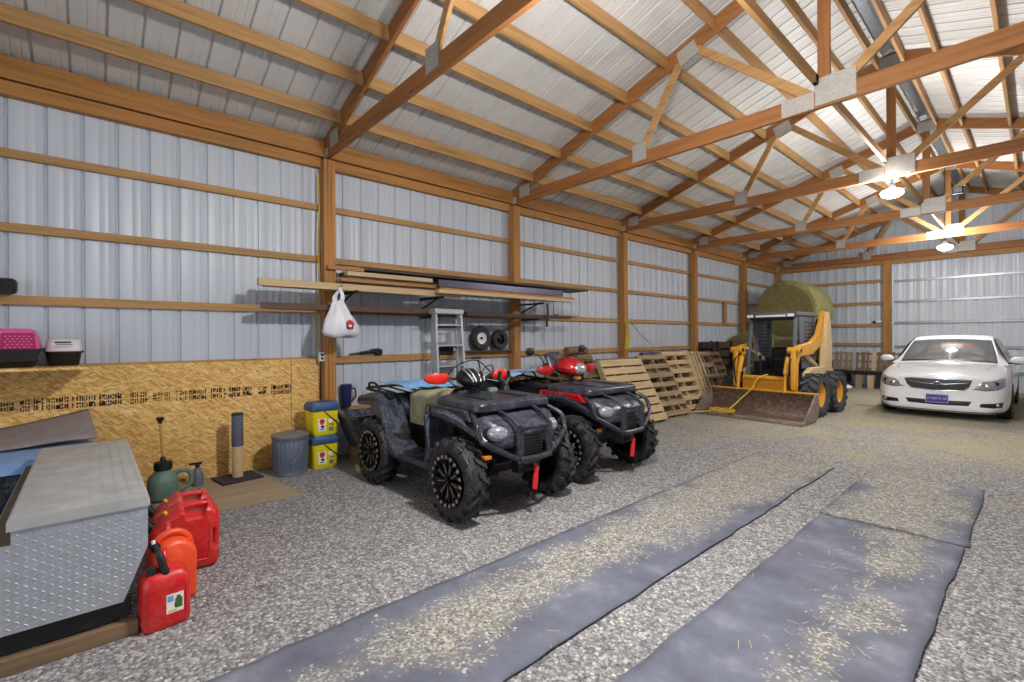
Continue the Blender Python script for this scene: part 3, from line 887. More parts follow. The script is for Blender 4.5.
b = MB(); b.cyl((.058,0,.065),(.064,0,.065),.035,.03,16); b.build('dial', M['dark_metal'], t, smooth=40)

# ---- rubber mats
def floor_mat(name, label, x0, x1, y0, y1, mt, seed, skew=0, tear=False):
    rnd = random.Random(seed); b = MB(); nx, ny = 18, int((y1-y0)/.09)
    def P(u, v):
        y = y0 + (y1-y0)*v
        e0 = .02*noise.noise((y*1.3, seed, 0)) + .012*noise.noise((y*5, seed, 2)); e1 = .02*noise.noise((y*1.3, seed, 7)) + .012*noise.noise((y*5, seed, 9))
        x = x0 + e0 + (x1+e1-x0-e0)*u + skew*(v-.5)
        yy = y + .012*noise.noise((u*3, seed, 4)) + (.03*math.sin(u*3) if v in (0, 1) else 0)
        z = .010 + .004*noise.noise((x*2, y*1.5, seed)) + .004*noise.noise((x*7, y*6, seed))
        if u in (0, 1): z += .003
        return (x, yy, max(z, .006))
    b.grid(P, nx, ny)
    o = b.build(name, mt, smooth=180, solid=.010)
    return tag(o, label, 'floor mat', 'rubber floor mats')
floor_mat('rubber_mat', 'long grey rubber mat strewn with straw and stones, nearer the quad bikes', -2.385, -1.53, -1.2, 6.15, mat_mat('rubber_mat_strip', -2.02, .43, .50, .9), 1)
floor_mat('rubber_mat', 'grey rubber mat with its straw patch at the far right end of the floor', -1.235, -.345, 4.50, 6.26, mat_mat('rubber_mat_far', -.85, .44, .75, .35), 2, -.02)
floor_mat('rubber_mat', 'wide grey rubber mat in front of the far one, running under the camera', -1.20, -.36, -.6, 4.47, mat_mat('rubber_mat_near', -.66, .46, .24, .35), 3)
# ================================================================== quad bikes (x forward, y left, origin on the ground between the wheels)
def lug_tyre(R, W, n, mirror=False):
    """tyre carcass with angled tread lugs, axle along y"""
    b = MB(); h = W/2
    prof = [(.19,-h*.62),(.205,-h*.80),(.235,-h*.97),(.27,-h*1.0),(R*.86,-h*.95),(R*.905,-h*.80),(R*.925,-h*.4),(R*.93,0),
            (R*.925,h*.4),(R*.905,h*.80),(R*.86,h*.95),(.27,h*1.0),(.235,h*.97),(.205,h*.80),(.19,h*.62)]
    b.lathe(prof, 44, 'Y', closed=True)
    def lug(t, y0, y1, sl, r0, r1, wd, ln):
        for k in range(1): pass
        c0 = (t - wd/2, t + wd/2)
        p = []
        for r in (r0, r1):
            q = wd*(.5 if r == r0 else .40)
            for (y, dt) in ((y0, 0), (y1, sl)):
                for s in (-q, q):
                    a = t + dt + s; p.append(b.v((r*math.sin(a), y, r*math.cos(a))))
        for q in ((0,1,3,2),(4,6,7,5),(0,4,5,1),(2,3,7,6),(0,2,6,4),(1,5,7,3)): b.f([p[i] for i in q])
    for i in range(n):
        t = 2*PI*i/n
        lug(t, -h*-.06, -h*.66, .17, R*.90, R*1.0, .13, 0)
        lug(t+PI/n, h*-.06, h*.66, .17, R*.90, R*1.0, .13, 0)
        # shoulder lugs wrapping on to the side wall
        for s, o in ((-1, .0), (1, PI/n)):
            a = t + o + .19; p = []
            for q in (-.07, .07):
                aa = a + q
                for r, y in ((R*.995, s*h*.74), (R*.975, s*h*.98), (R*.86, s*h*1.09), (R*.78, s*h*.98), (R*.88, s*h*.7)):
                    p.append(b.v((r*math.sin(aa), y, r*math.cos(aa))))
            for j in range(5): b.f([p[j], p[(j+1) % 5], p[5+(j+1) % 5], p[5+j]])
            b.f(p[:5]); b.f(p[5:][::-1])
    return b
tyre_mesh = rim_mesh = None
def wheel(par, x, y, R, W, side):
    """side = -1: outer face towards -y"""
    global tyre_mesh, rim_mesh
    if tyre_mesh is None:
        o = lug_tyre(R, W, 17).build('wheel', M['tyre'], par, smooth=28); tyre_mesh = o.data
        b = MB()
        b.mi = 0; b.lathe([(.0,-.045),(.16,-.05),(.175,-.085),(.205,-.098),(.205,.09),(.19,.09),(.185,-.03),(0,-.02)], 40, 'Y')
        for i in range(9):                                  # spokes, in pairs
            a = 2*PI*i/9
            for d in (-.16, .16):
                b.bar((.035*math.sin(a), -.07, .035*math.cos(a)), (.165*math.sin(a+d), -.078, .165*math.cos(a+d)), .02, .018, (0,1,0))
        b.cyl((0,-.04,0), (0,-.095,0), .036, .03, 16)
        b.mi = 1
        for i in range(20):
            a = 2*PI*i/20
            b.M = Matrix.Rotation(a, 4, 'Y') @ Matrix.Translation((0, -.099, .193)); b.box(-.012, .012, -.005, .004, -.012, .012)
        b.M = None
        for i in range(9):
            a = 2*PI*i/9; b.bar((.05*math.sin(a), -.0805, .05*math.cos(a)), (.14*math.sin(a), -.088, .14*math.cos(a)), .006, .004, (0,1,0))
        r = b.build('rim', [M['rim_black'], M['bolt']], o, smooth=40); rim_mesh = r.data
    else:
        o = bpy.data.objects.new('wheel', tyre_mesh); COL.objects.link(o); o.parent = par
        r = bpy.data.objects.new('rim', rim_mesh); COL.objects.link(r); r.parent = o
    o.location = (x, y, R*.985); o.rotation_euler = (0, random.uniform(0, 1), 0 if side < 0 else PI)
    return o

def make_quad(label, loc, rz, fender, lidcol, nose, red):
    A = thing('quad_bike', label, 'quad bike', loc, rz, 'quad bikes parked along the wall')
    R, XF, XR_, T = .335, .70, -.70, .515
    for x in (XF, XR_):
        for s in (-1, 1): wheel(A, x, s*T, R, .18, s)
    blk = M['atv_black']
    # frame and engine
    b = MB()
    b.prism([(-.72,.30),(.72,.30),(.80,.40),(.70,.62),(.35,.70),(-.5,.68),(-.78,.50)], 'Y', -.19, .19)
    b.box(-.30,.22,-.26,.26,.26,.34); b.box(-.2,.25,-.24,.24,.40,.62)
    b.build('frame', M['black'], A, bevel=.015)
    for x in (XF, XR_):
        for s in (-1, 1):
            b = MB()
            for dz, dx in ((.0, .12), (.0, -.12), (.13, .10), (.13, -.08)):
                b.tube([(x+dx, s*.17, .33+dz), (x+dx*.25, s*.42, .30+dz*.7)], .014, 8)
            b.tube([(x, s*.40, .36), (x, s*.24, .74)], .022, 8)
            z0, z1 = .40, .70
            pts = [(x + .038*math.cos(i*.9), s*(.40-.16*i/44) + .03*math.sin(i*.9), .38+.33*i/44) for i in range(45)]
            b.tube(pts, .006, 6)
            b.cyl((x, s*.36, .325), (x, s*.50, .33), .05, .05, 12)
            b.build('suspension', M['dark_metal'], A, smooth=50)
    # wheel arches: curved flared plates
    def arch(x, s, a0, a1, y0, y1, r, zc, thick, mt, nm):
        b = MB(); rings = []
        n = 14
        for i in range(n+1):
            t = rad(a0 + (a1-a0)*i/n); e = 1 - .16*abs(2*i/n-1)**3
            ring = []
            for yy, rr in ((y0, r), (y1*.6+y0*.4, r+.008), (y1*e, r-.02), (y1*e, r-.045), (y1*.6+y0*.4, r-.014), (y0, r-.02)):
                ring.append((x + rr*math.cos(t), s*yy, zc + rr*math.sin(t)))
            rings.append(ring)
        b.loft(rings); return b.build(nm, mt, A, smooth=50)
    for s in (-1, 1):
        # front guard: a level flange over the wheel, rolled down at its outer edge
        b = MB(); rings = []
        for x, z, w in ((.16,.80,.44),(.30,.845,.50),(.55,.845,.52),(.74,.80,.50),(.88,.72,.45),(.95,.66,.40)):
            rings.append([(x, s*y, z+dz) for y, dz in ((.30,.012),(w-.03,.012),(w,-.012),(w-.002,-.05),(w-.018,-.05),(w-.02,-.018),(w-.04,-.006),(.30,-.008))])
        b.loft(rings); b.build('front_mudguard', nose if not red else M['atv_black'], A, smooth=40)
        # rear guard: beak over the wheel, running down into the foot well
        b = MB()
        P = [(-1.13,.79),(-1.08,.855),(-.78,.91),(-.68,.895),(-.60,.83),(-.38,.46),(-.26,.40),(-.20,.335),(-.42,.335),(-.50,.50),(-.68,.70),(-.82,.775),(-1.09,.755)]
        b.prism(P, 'Y', s*.285, s*.555); b.build('rear_mudguard', M['atv_grey'] if not red else blk, A, bevel=.022, segs=3)
        b = MB()
        for i in range(5): b.cyl((-1.05+i*.085, s*.553, .815+i*.008), (-1.05+i*.085, s*.560, .815+i*.008), .02, .02, 10)
        b.build('guard_plugs', M['black'], A)
    # nose: lofted shell with a dropped snout
    b = MB(); rings = []
    for x, zt, zb, hw, rr in ((.22,.90,.68,.36,.06),(.50,.90,.70,.40,.07),(.74,.87,.66,.42,.07),(.90,.82,.60,.40,.07),(1.00,.755,.58,.33,.06),(1.04,.69,.60,.24,.04)):
        rings.append([(x, y, (zt+zb)/2+z) for y, z in rrect(hw*2, zt-zb, min(rr, (zt-zb)/2-.003), 4)])
    b.loft(rings); b.build('nose_cowl', nose, A, smooth=45)
    for s in (-1, 1):        # headlights in black surrounds
        b = MB(); b.M = Matrix.Translation((.955, s*.30, .70)) @ Matrix.Rotation(rad(s*26), 4, 'Z') @ Matrix.Rotation(rad(-14), 4, 'Y')
        b.ell((0,0,0), .055, .118, .082, 18, 9); o = b.build('headlight_surround', M['black'], A, smooth=60)
        b = MB(); b.M = Matrix.Translation((.976, s*.308, .706)) @ Matrix.Rotation(rad(s*26), 4, 'Z') @ Matrix.Rotation(rad(-14), 4, 'Y')
        b.ell((0,0,0), .055, .092, .064, 18, 9); b.build('headlight', M['lens'], A, smooth=60)
        b = MB(); b.box(.90, .94, s*.375-.04, s*.375+.04, .50, .53); b.build('reflector', M['amber'], A, bevel=.004)
    # grille with bars
    b = MB(); b.box(.98,1.045,-.14,.14,.50,.64)
    for i in range(5): b.box(1.045,1.052,-.13,.13,.515+i*.024,.525+i*.024)
    b.box(1.0,1.055,-.10,.10,.655,.665)
    b.build('grille', M['black'], A, bevel=.004)
    # bull bar: two flat uprights, a cross bar below, side loops round the headlights
    b = MB()
    for s in (-1, 1):
        b.prism([(s*.135,.47),(s*.195,.47),(s*.20,.72),(s*.19,.765),(s*.15,.765),(s*.135,.72)], 'X', 1.075, 1.10)
        b.tube([(1.08, s*.17, .76), (.98, s*.19, .83), (.86, s*.2, .865)], .018, 8)
        b.tube(smooth_path([(1.085, s*.16, .50), (1.07, s*.25, .535), (1.01, s*.44, .64), (.985, s*.475, .67), (.95, s*.485, .75), (.92, s*.475, .79), (.80, s*.42, .85)],4), .022, 10)
    b.tube([(1.09,-.17,.495),(1.10,0,.49),(1.09,.17,.495)], .026, 10); b.tube([(1.08,-.16,.735),(1.085,0,.74),(1.08,.16,.735)], .016, 10)
    b.build('bull_bar', M['atv_black'], A, smooth=50)
    # winch, hook and its red strap
    b = MB(); b.box(.93,1.02,-.12,.12,.36,.47); b.cyl((.97,-.09,.415),(.97,.09,.415),.04,.04,14); b.cyl((1.03,-.07,.43),(1.03,.07,.43),.012,.012,8); b.cyl((1.03,-.07,.39),(1.03,.07,.39),.012,.012,8)
    b.build('winch', M['dark_metal'], A, bevel=.004)
    b = MB(); b.tube(smooth_path([(1.05,.03,.43),(1.07,.035,.40),(1.065,.03,.33),(1.06,.02,.22)]), [.010]*6+[.020]*6+[.024]*7, 10); b.build('hook_strap', M['hook_red'], A, smooth=60)
    # front storage lid with loops along its sides
    b = MB(); rings = []
    for z, k, k2 in ((.872,.95,.97),(.885,1,1),(.925,1,1),(.945,.97,.97),(.955,.90,.90),(.952,.5,.5)):
        rings.append([(.55 + x*k, y*k2, z + (.50-x)*0 - .018*(x+.3)) for x, y in rrect(.66, .86, .09, 5)])
    b.loft(rings)
    for s in (-1, 1): b.box(.28,.75, s*.2-.03, s*.2+.03, .935, .958)
    b.box(.80,.845,-.1,.1,.86,.94)
    b.build('storage_lid', lidcol, A, smooth=40)
    b = MB()
    for s in (-1, 1):
        for x in (.26,.40,.54):
            b.tube(smooth_path([(x-.04, s*.465, .875), (x-.035, s*.49, .82), (x+.0, s*.50, .80), (x+.035, s*.49, .82), (x+.04, s*.465, .875)], 4), .011, 7)
    b.build('tie_loops', blk, A, smooth=60)
    for s in (-1, 1):        # painted side panel between lid and arch
        b = MB()
        P = [(.14,.74),(.18,.885),(.74,.875),(.84,.80),(.70,.80),(.40,.82),(.24,.79)]
        b.prism(P, 'Y', s*.40, s*.475)
        b.build('side_panel', fender, A, bevel=.006)
    # foot wells and leg shields
    for s in (-1, 1):
        b = MB()
        b.prism([(-.34,.325),(.26,.325),(.30,.36),(.33,.55),(.27,.80),(.23,.80),(.28,.55),(.24,.38),(-.30,.38)], 'Y', s*.25, s*.54)
        for i in range(7): b.box(-.24+i*.075, -.21+i*.075, s*.41-.12, s*.41+.12, .375, .39)
        b.build('foot_well', M['atv_grey'], A, bevel=.012)
    # tank and seat
    b = MB(); rings = []
    for x, zt, hw in ((-.74,.84,.20),(-.66,.90,.24),(-.45,.885,.22),(-.22,.86,.19),(-.02,.87,.16),(.12,.93,.15),(.24,.95,.12)):
        rings.append([(x, y, (zt+.62)/2 + z) for y, z in rrect(hw*2, zt-.62, .07, 5)])
    b.loft(rings); b.build('seat', M['black'], A, smooth=50)
    # rear body and rack
    b = MB(); rings = []
    for x, zt, zb, hw in ((-1.10,.80,.74,.30),(-1.04,.85,.66,.36),(-.80,.88,.62,.36),(-.62,.88,.62,.32),(-.52,.80,.64,.24)):
        rings.append([(x, y, (zt+zb)/2 + z) for y, z in rrect(hw*2, zt-zb, min(.05,(zt-zb)/2-.003), 4)])
    b.loft(rings); b.build('rear_body', blk, A, smooth=45)
    b = MB()
    b.tube(smooth_path([(-.55,-.43,.90),(-1.0,-.46,.92),(-1.08,-.40,.93),(-1.09,0,.935),(-1.08,.40,.93),(-1.0,.46,.92),(-.55,.43,.90)]), .016, 8)
    b.tube(smooth_path([(-.78,-.44,.90),(-.86,-.45,.985),(-1.02,-.45,.985),(-1.08,-.42,.91)], 5), .013, 8); b.tube(smooth_path([(-.78,.44,.90),(-.86,.45,.985),(-1.02,.45,.985),(-1.08,.42,.91)], 5), .013, 8)
    for i in range(6): y = -.36+i*.144; b.tube([(-.56,y,.90),(-1.08,y,.93)], .010, 6)
    for s in (-1, 1):
        for x in (-.6,-.95): b.tube([(x,s*.40,.84),(x,s*.42,.91)], .012, 6)
    b.build('rear_rack', M['black'], A, smooth=60)
    # handlebar, grips, guards
    ST = []; b = MB()
    b.tube([(.14,0,.86),(.10,0,1.06)], .03, 10)
    b.tube(smooth_path([(.00,-.40,1.10),(.06,-.26,1.10),(.11,-.10,1.07),(.11,.10,1.07),(.06,.26,1.10),(.00,.40,1.10)]), .013, 8)
    b.tube(smooth_path([(.08,-.30,1.10),(.17,-.22,1.02),(.22,-.05,.98),(.24,.05,.90)]), .006, 6); b.tube(smooth_path([(.08,.28,1.11),(.18,.18,1.20),(.2,.06,1.17),(.22,.0,1.0)]), .006, 6)
    b.tube(smooth_path([(.06,-.27,1.11),(.12,-.22,1.20),(.10,-.05,1.25),(.08,.1,1.24),(.1,.24,1.12)]), .006, 6)
    ST.append(b.build('handlebar', M['black'], A, smooth=60))
    for s in (-1, 1):
        b = MB(); b.tube([(-.01,s*.42,1.10),(.035,s*.30,1.10)], .019, 10); ST.append(b.build('grip', M['black'], A, smooth=60))
        b = MB(); rings = []
        for i, (k, w) in enumerate(((-.15,.3),(-.12,.75),(-.05,1),(.04,.95),(.10,.65),(.13,.25))):
            rings.append([(.115 - .10*(k/.14)**2*.5 + .016*math.cos(t*PI/5) , s*.37 - s*k*.9, 1.10 + .055*w*math.sin(t*PI/5)) for t in range(10)])
        b.loft(rings); ST.append(b.build('hand_guard', M['guard_red'] if not red else M['atv_red'], A, smooth=60))
        b = MB(); b.tube([(.035,s*.27,1.115),(.09,s*.33,1.12),(.10,s*.42,1.115)], .007, 6); ST.append(b.build('brake_lever', M['alu'], A, smooth=60))
    for ch in ST: ch.location.x += .10; ch.location.y += .03
    return A

# the black one in front
Q1 = make_quad('dusty black quad bike with red hand guards and khaki cloth on its seat', (-3.86, 2.725, 0), rad(0), M['atv_black'], M['atv_black'], M['atv_grey'], False)
# headlight pod with pale ribs, second pod, cap
def pod(par, x, y, z, sc, mt, rib, nm='headlight_pod'):
    b = MB(); rings = []
    for k, hw, zt, zb in ((-.14,.05,.05,-.04),(-.08,.11,.09,-.07),(.0,.135,.095,-.085),(.08,.12,.07,-.08),(.13,.08,.03,-.07),(.145,.04,.0,-.05)):
        rings.append([(x + k*sc, y + hw*sc*math.cos(t*PI/8), z + sc*((zt+zb)/2 + (zt-zb)/2*math.sin(t*PI/8))) for t in range(16)])
    b.loft(rings); o = b.build(nm, mt, par, smooth=60)
    b = MB()
    if rib:
        for yy in (-.10, -.05, .02, .08):
            b.tube(smooth_path([(x+sc*.02, y+sc*yy, z+sc*.096), (x+sc*.10, y+sc*yy*1.0, z+sc*.055), (x+sc*.148, y+sc*yy*.7, z-sc*.02)]), .008*sc, 6)
        b.build('pod_rib', M['galv'], o, smooth=60)
    else:
        b.M = Matrix.Translation((x+sc*.115, y, z-sc*.012)) @ Matrix.Rotation(rad(-20), 4, 'Y'); b.ell((0,0,0), .04*sc, .082*sc, .055*sc, 16, 8)
        b.build('pod_lens', M['lens'], o, smooth=60)
    return o
pod(Q1, .27, -.05, 1.09, 1.0, M['black'], True)
b = MB()
for s in (-1, 1): b.tube(smooth_path([(.30,.36,.96),(.30,.36+s*.02,1.02),(.29,.36+s*.06,1.07),(.29,.36+s*.055,1.14)]), [.03]*6+[.026]*6+[.018]*7, 10)
b.lathe([(0,.94),(.05,.94),(.045,.97),(.03,1.0),(0,1.0)], 12, c=(.30,.36,0))
b.build('cup_holder', M['black'], Q1, smooth=60)
b = MB(); b.lathe([(0,.95),(.05,.95),(.055,.965),(.045,.99),(0,.995)], 16, c=(.32,.18,0)); b.build('fuel_cap', M['jug_green'], Q1, smooth=50)
b = MB(); b.ell((.08,.16,1.27), .02, .09, .012, 14, 7); b.tube([(.03,.27,1.11),(.05,.22,1.25)], .007, 6); b.build('mirror', M['black'], Q1, smooth=60)

# the red one behind it
Q2 = make_quad('red quad bike with a red headlight pod, parked behind the dusty black one', (-3.93, 4.23, 0), rad(0), M['atv_red'], M['atv_black'], M['atv_grey'], True)
pod(Q2, .20, .02, 1.12, 1.35, M['atv_red'], False)
b = MB(); b.box(.345,.37,-.035,.035,.985,1.01); b.build('marker_lamp', M['amber'], Q2, bevel=.004)
b = MB(); b.tube([(.36,.05,1.05),(.37,.05,1.0),(.34,.05,.95)], .022, 8); b.build('pod_strut', M['black'], Q2, smooth=60)
b = MB(); b.M = Matrix.Translation((.06,-.02,1.2)) @ Matrix.Rotation(rad(-28), 4, 'Y'); b.grid(lambda u, v: (-.05*(2*u-1)**2, .16*(2*u-1), -.13+.24*v), 8, 4)
b.build('windscreen', M['atv_grey'], Q2, smooth=60, solid=.006)
for s, dy, z in ((-1, -.48, 1.31), (1, .44, 1.33)):
    b = MB(); b.ell((.04, dy, z), .022, .075, .048, 16, 8); b.tube(smooth_path([(.05, s*.26, 1.11), (.05, s*.28, 1.20), (.045, s*.36, 1.27), (.04, dy-s*.05, z-.02)]), .008, 6)
    b.build('mirror', M['black'], Q2, smooth=60)

# cloths lying on the quads
def drape(name, label, cat, P, nu, nv, mt, th=.008):
    b = MB(); b.grid(P, nu, nv); o = b.build(name, mt, smooth=180, solid=th)
    o.modifiers.new('sub', 'SUBSURF').levels = 1; o.modifiers['sub'].render_levels = 1
    return tag(o, label, cat)
def khaki(u, v):
    # over the seat of the black quad and down its near side
    x = -.49 + .69*u; s = v*.78
    n = noise.noise((x*6, s*7, 1))*.06
    if s < .34: y = .16 - s; z = .915 + .012*math.sin(x*9) + abs(n)*.6 + (.06*u*u)
    else:
        q = s - .34; w = .06*math.sin(x*16 + 1)*min(1, q*4)
        y = -.250 - abs(w)*.15; z = .905 + .06*u*u - q*(1.0 - .55*abs(u-.45)) + n*.4
        z = max(z, .60)
        y = max(y, -.268)
    return (Q1.location.x + x, Q1.location.y + y, z + .006)
drape('khaki_jacket', 'khaki cloth draped over the seat and side of the black quad bike', 'cloth', khaki, 34, 26, M['khaki'])
def blue1(u, v):
    x = -.98 + .62*u; y = -.36 + .62*v
    z = .985 + .03*noise.noise((x*6, y*6, 3)) + .035*math.exp(-((u-.7)**2+(v-.4)**2)*8)
    if u > .8: z -= (u-.8)*.15
    return (Q1.location.x + x + .02*noise.noise((y*5, 1, 1)), Q1.location.y + y + .03*noise.noise((x*5, 2, 1)), z)
drape('blue_towel', 'crumpled blue towel on the rear rack of the black quad bike', 'towel', blue1, 24, 24, M['towel_blue'])
def blue2(u, v):
    x = -.95 + .75*u; y = -.52 + .95*v
    z = 1.02 + .03*noise.noise((x*5, y*5, 9)) + .05*math.sin(v*PI)*u
    return (Q2.location.x + x, Q2.location.y + y, z)
drape('blue_cloth', 'pale blue cloth spread over the rear of the red quad bike', 'cloth', blue2, 24, 24, plain('pale_blue_cloth', (140,170,200), .9, 0, .12, 12, .3))
# ================================================================== along the left wall
# ---- lumber rack: steel arms, boards on them
def bracket(y, label):
    t = thing('shelf_bracket', label, 'bracket', (-5.90, y, 0), group='dark steel arms under the boards')
    for z, l in ((2.02, .60), (1.765, .50)):
        b = MB(); b.bar((0,0,z), (l,0,z), .03, .03); b.build('arm', M['dark_metal'], t, bevel=.003)
    b = MB(); b.bar((.02,0,1.70), (.02,0,2.22), .035, .035); b.build('upright', M['dark_metal'], t, bevel=.003)
    b = MB(); b.bar((.03,0,1.875), (.45,0,2.01), .018, .018); b.build('strut', M['dark_metal'], t)
    return t
bracket(2.33, 'dark steel shelf arm beside the hanging white bag')
bracket(3.52, 'dark steel shelf arm above the step ladder')
bracket(5.42, 'dark steel shelf arm just right of the second wooden post')
PL = 'boards stored on the wall rack'
def board(label, x, y0, y1, z, w, h, mt, tilt=0, name='stored_board', cut=0):
    b = MB()
    if cut:
        b.prism([(x-w/2, y0+cut), (x+w/2, y0), (x+w/2, y1), (x-w/2, y1)], 'Z', -h/2, h/2)
    else:
        b.box(x-w/2, x+w/2, y0, y1, -h/2, h/2)
    o = b.build(name, mt, bevel=.002, loc=(0, 0, z)); o.rotation_euler = (tilt, 0, 0)
    return tag(o, label, 'board', PL)
board('pale timber on the rack, lowest and longest of the two reaching left of the bag', -5.47, 1.32, 3.9, 2.075, .075, .076, M['paleY'])
board('pale timber on the rack, the shorter upper one reaching left of the bag', -5.60, 1.40, 3.2, 2.085, .085, .088, M['paleY'])
board('timber on the rack lying on the pale ones beside the first post', -5.52, 2.20, 4.1, 2.165, .14, .04, M['firY'])
board('rough timber on the rack with a pale end above the white bag', -5.42, 2.24, 3.40, 2.235, .10, .05, M['paleY'])
board('dark brown trim on the lower arms, with a slanted left end', -5.62, 1.36, 4.3, 1.835, .14, .07, M['brown_board'], cut=.12)
board('dark brown trim on the lower arms, passing the second post', -5.475, 4.0, 6.22, 1.815, .12, .05, M['dark_board'])
board('second dark trim lying behind on the lower arms', -5.76, 2.4, 6.0, 1.815, .10, .05, M['brown_board'])
board('wide dark brown panel lying across the top of the rack', -5.55, 2.42, 6.58, 2.294, .46, .022, M['dark_board'], cut=.22)
board('brown board under the wide dark panel on the rack', -5.66, 2.3, 6.0, 2.262, .24, .03, M['brown_board'])
board('long thin timber along the top front edge of the rack', -5.72, 2.14, 6.60, 2.335, .05, .045, M['firY'])
board('purple-grey steel flashing on the rack above the step ladder', -5.345, 3.47, 5.92, 2.205, .03, .095, M['purple_steel'], name='steel_flashing')
board('pale timber at the front of the rack below the steel flashing', -5.34, 3.45, 6.10, 2.095, .09, .05, M['paleY'])
board('thin tan board under the steel flashing at the front of the rack', -5.40, 3.50, 6.2, 2.138, .14, .025, M['firY'])
board('whitish board on the girt to the right of the rack', -5.885, 6.35, 6.95, 1.8815, .11, .03, M['paleY'])
board('brown board lying on the girt under the two small wheels', -5.87, 4.10, 5.19, 1.264, .13, .025, M['brown_board'])

# dark strap hanging from the rack
b = MB(); b.grid(lambda u, v: (-5.38 + .01*math.sin(v*5), 5.56 + .055*u, 2.03 - .38*v), 3, 14); o = b.build('hanging_strap', M['black'], smooth=60, solid=.006)
tag(o, 'short black strap hanging from the rack right of the second post', 'strap')

# ---- carrier bag hanging from the rack
t = thing('carrier_bag', 'white plastic carrier bag hanging from the board rack by the first post', 'bag', (-5.40, 2.17, 1.49))
b = MB(); rings = []
n = 28
for z, wy, wx, cy in ((.0,.10,.04,.0),(.01,.18,.075,.0),(.06,.21,.095,.0),(.14,.19,.10,.0),(.22,.155,.085,-.005),(.30,.11,.06,-.015),(.37,.08,.035,-.02),(.42,.045,.02,-.03)):
    ring = []
    for i in range(n):
        a = 2*PI*i/n; f = 1 + .10*math.sin(a*5+z*9)*(.3+z*2) + .06*math.sin(a*9+1)
        ring.append((wx*f*math.cos(a), cy + wy*f*math.sin(a), z + .012*math.sin(a*3)))
    rings.append(ring)
b.loft(rings, caps=False); b.f([v for v in list(b.bm.verts)[:n]])
b.build('body', M['bag'], t, smooth=180, solid=.003)
for s in (-1, 1):
    b = MB(); pts = smooth_path([(.02*s,-.03+.03*s,.40),(.025*s,-.02+.035*s,.47),(.01*s,-.005,.55),(0,.0,.575)])
    R = [[p + Vector((.004*math.cos(q), 0, 0)) + Vector((0, w*math.sin(q), 0)) for q in (0, PI/2, PI, 3*PI/2)] for p, w in zip(pts, [.03-.018*i/len(pts) for i in range(len(pts))])]
    b.loft(R); b.build('handle', M['bag'], t, smooth=60)
b = MB(); b.tube([(-.02,0,.585),(.05,0,.585),(.06,0,.60)], .005, 6); b.build('hook', M['dark_metal'], t)
e = MB(); e.prism([(.03,.09),(.10,.09),(.115,.15),(.095,.185),(.035,.185),(.015,.15)], 'X', .096, .108); e.build('printed_emblem', M['navy'], t)
e = MB(); e.prism([(.065,.08),(.098,.13),(.098,.175),(.065,.20),(.032,.175),(.032,.13)], 'X', .104, .111); e.build('printed_emblem', M['red_ink'], t)
e = MB(); e.prism([(.05,.115),(.08,.115),(.085,.14),(.045,.14)], 'X', .109, .114); e.build('printed_emblem', M['paper'], t)

# ---- step ladder
t = thing('step_ladder', 'grey aluminium step ladder standing folded against the wall girts', 'ladder', (-5.37, 3.62, .0)); t.scale = (.96, .94, .965)
for s in (-1, 1):
    b = MB(); b.bar((.16, s*.245, 0), (.0, s*.215, 1.88), .105, .032, (0,1,0)); b.build('rail', M['ladder_alu'], t, bevel=.004)
    b = MB(); b.bar((-.03, s*.245, 0), (-.07, s*.20, 1.80), .05, .022, (0,1,0)); b.build('rear_rail', M['ladder_alu'], t, bevel=.003)
for i in range(6):
    z = .28 + i*.285; k = z/1.88
    b = MB(); b.box(.16*(1-k)-.035, .16*(1-k)+.05, -.225+.02*k, .225-.02*k, z-.012, z+.012); b.build('step', M['ladder_alu'], t, bevel=.003)
    if i > 2:
        b = MB(); b.box(-.085, -.07, -.16, .16, z-.11, z-.01); b.build('rear_brace', M['ladder_alu'], t)
        b = MB(); b.bar((-.06,-.2,z-.02), (-.06,.2,z-.02), .018, .03); b.build('spreader', M['black'], t)
b = MB(); b.box(-.09, .075, -.245, .245, 1.86, 1.93); b.build('top_cap', M['ladder_alu'], t, bevel=.008)
b = MB(); b.box(-.066,-.058, -.15, .15, 1.28, 1.40); 
b.build('warning_plate', M['dark_metal'], t)
b = MB(); b.tube(smooth_path([(-.03,-.16,1.75),(-.02,-.15,1.5),(-.03,-.12,1.35),(-.01,-.14,1.1),(-.01,-.1,.95)]), .012, 6); b.build('strap', M['black'], t, smooth=60)

# ---- two small wheels on the wall
def small_wheel(label, y, z, R, hubc):
    t = thing('spare_wheel_assembly', label, 'wheel', (-5.80, y, z), group='small spare wheels hung on the wall')
    b = MB(); w = .10
    b.lathe([(R*.5,-w*.4),(R*.62,-w*.5),(R*.9,-w*.5),(R,-w*.25),(R,w*.25),(R*.9,w*.5),(R*.62,w*.5),(R*.5,w*.4)], 36, 'X', closed=True)
    for i in range(24):
        a = 2*PI*i/24; b.M = Matrix.Rotation(a, 4, 'X'); b.box(-.03,.03,-.009,.009,R*.985,R*1.012)
    b.M = None
    b.build('tyre', M['tyre'], t, smooth=35)
    b = MB(); b.lathe([(0,.02),(R*.18,.022),(R*.20,.01),(R*.42,.005),(R*.48,.035),(R*.53,.038),(R*.53,-.04),(0,-.04)], 30, 'X'); h = b.build('hub', hubc, t, smooth=40)
    b = MB(); b.cyl((.015,0,0),(.045,0,0), R*.12, R*.10, 14); b.build('hub_bore', M['black'], h, smooth=40)
small_wheel('small spare wheel with a white hub, left of the pair on the wall', 4.53, 1.468, .185, M['white'])
small_wheel('small spare wheel with a black hub, right of the pair on the wall', 4.91, 1.443, .160, M['rim_black'])

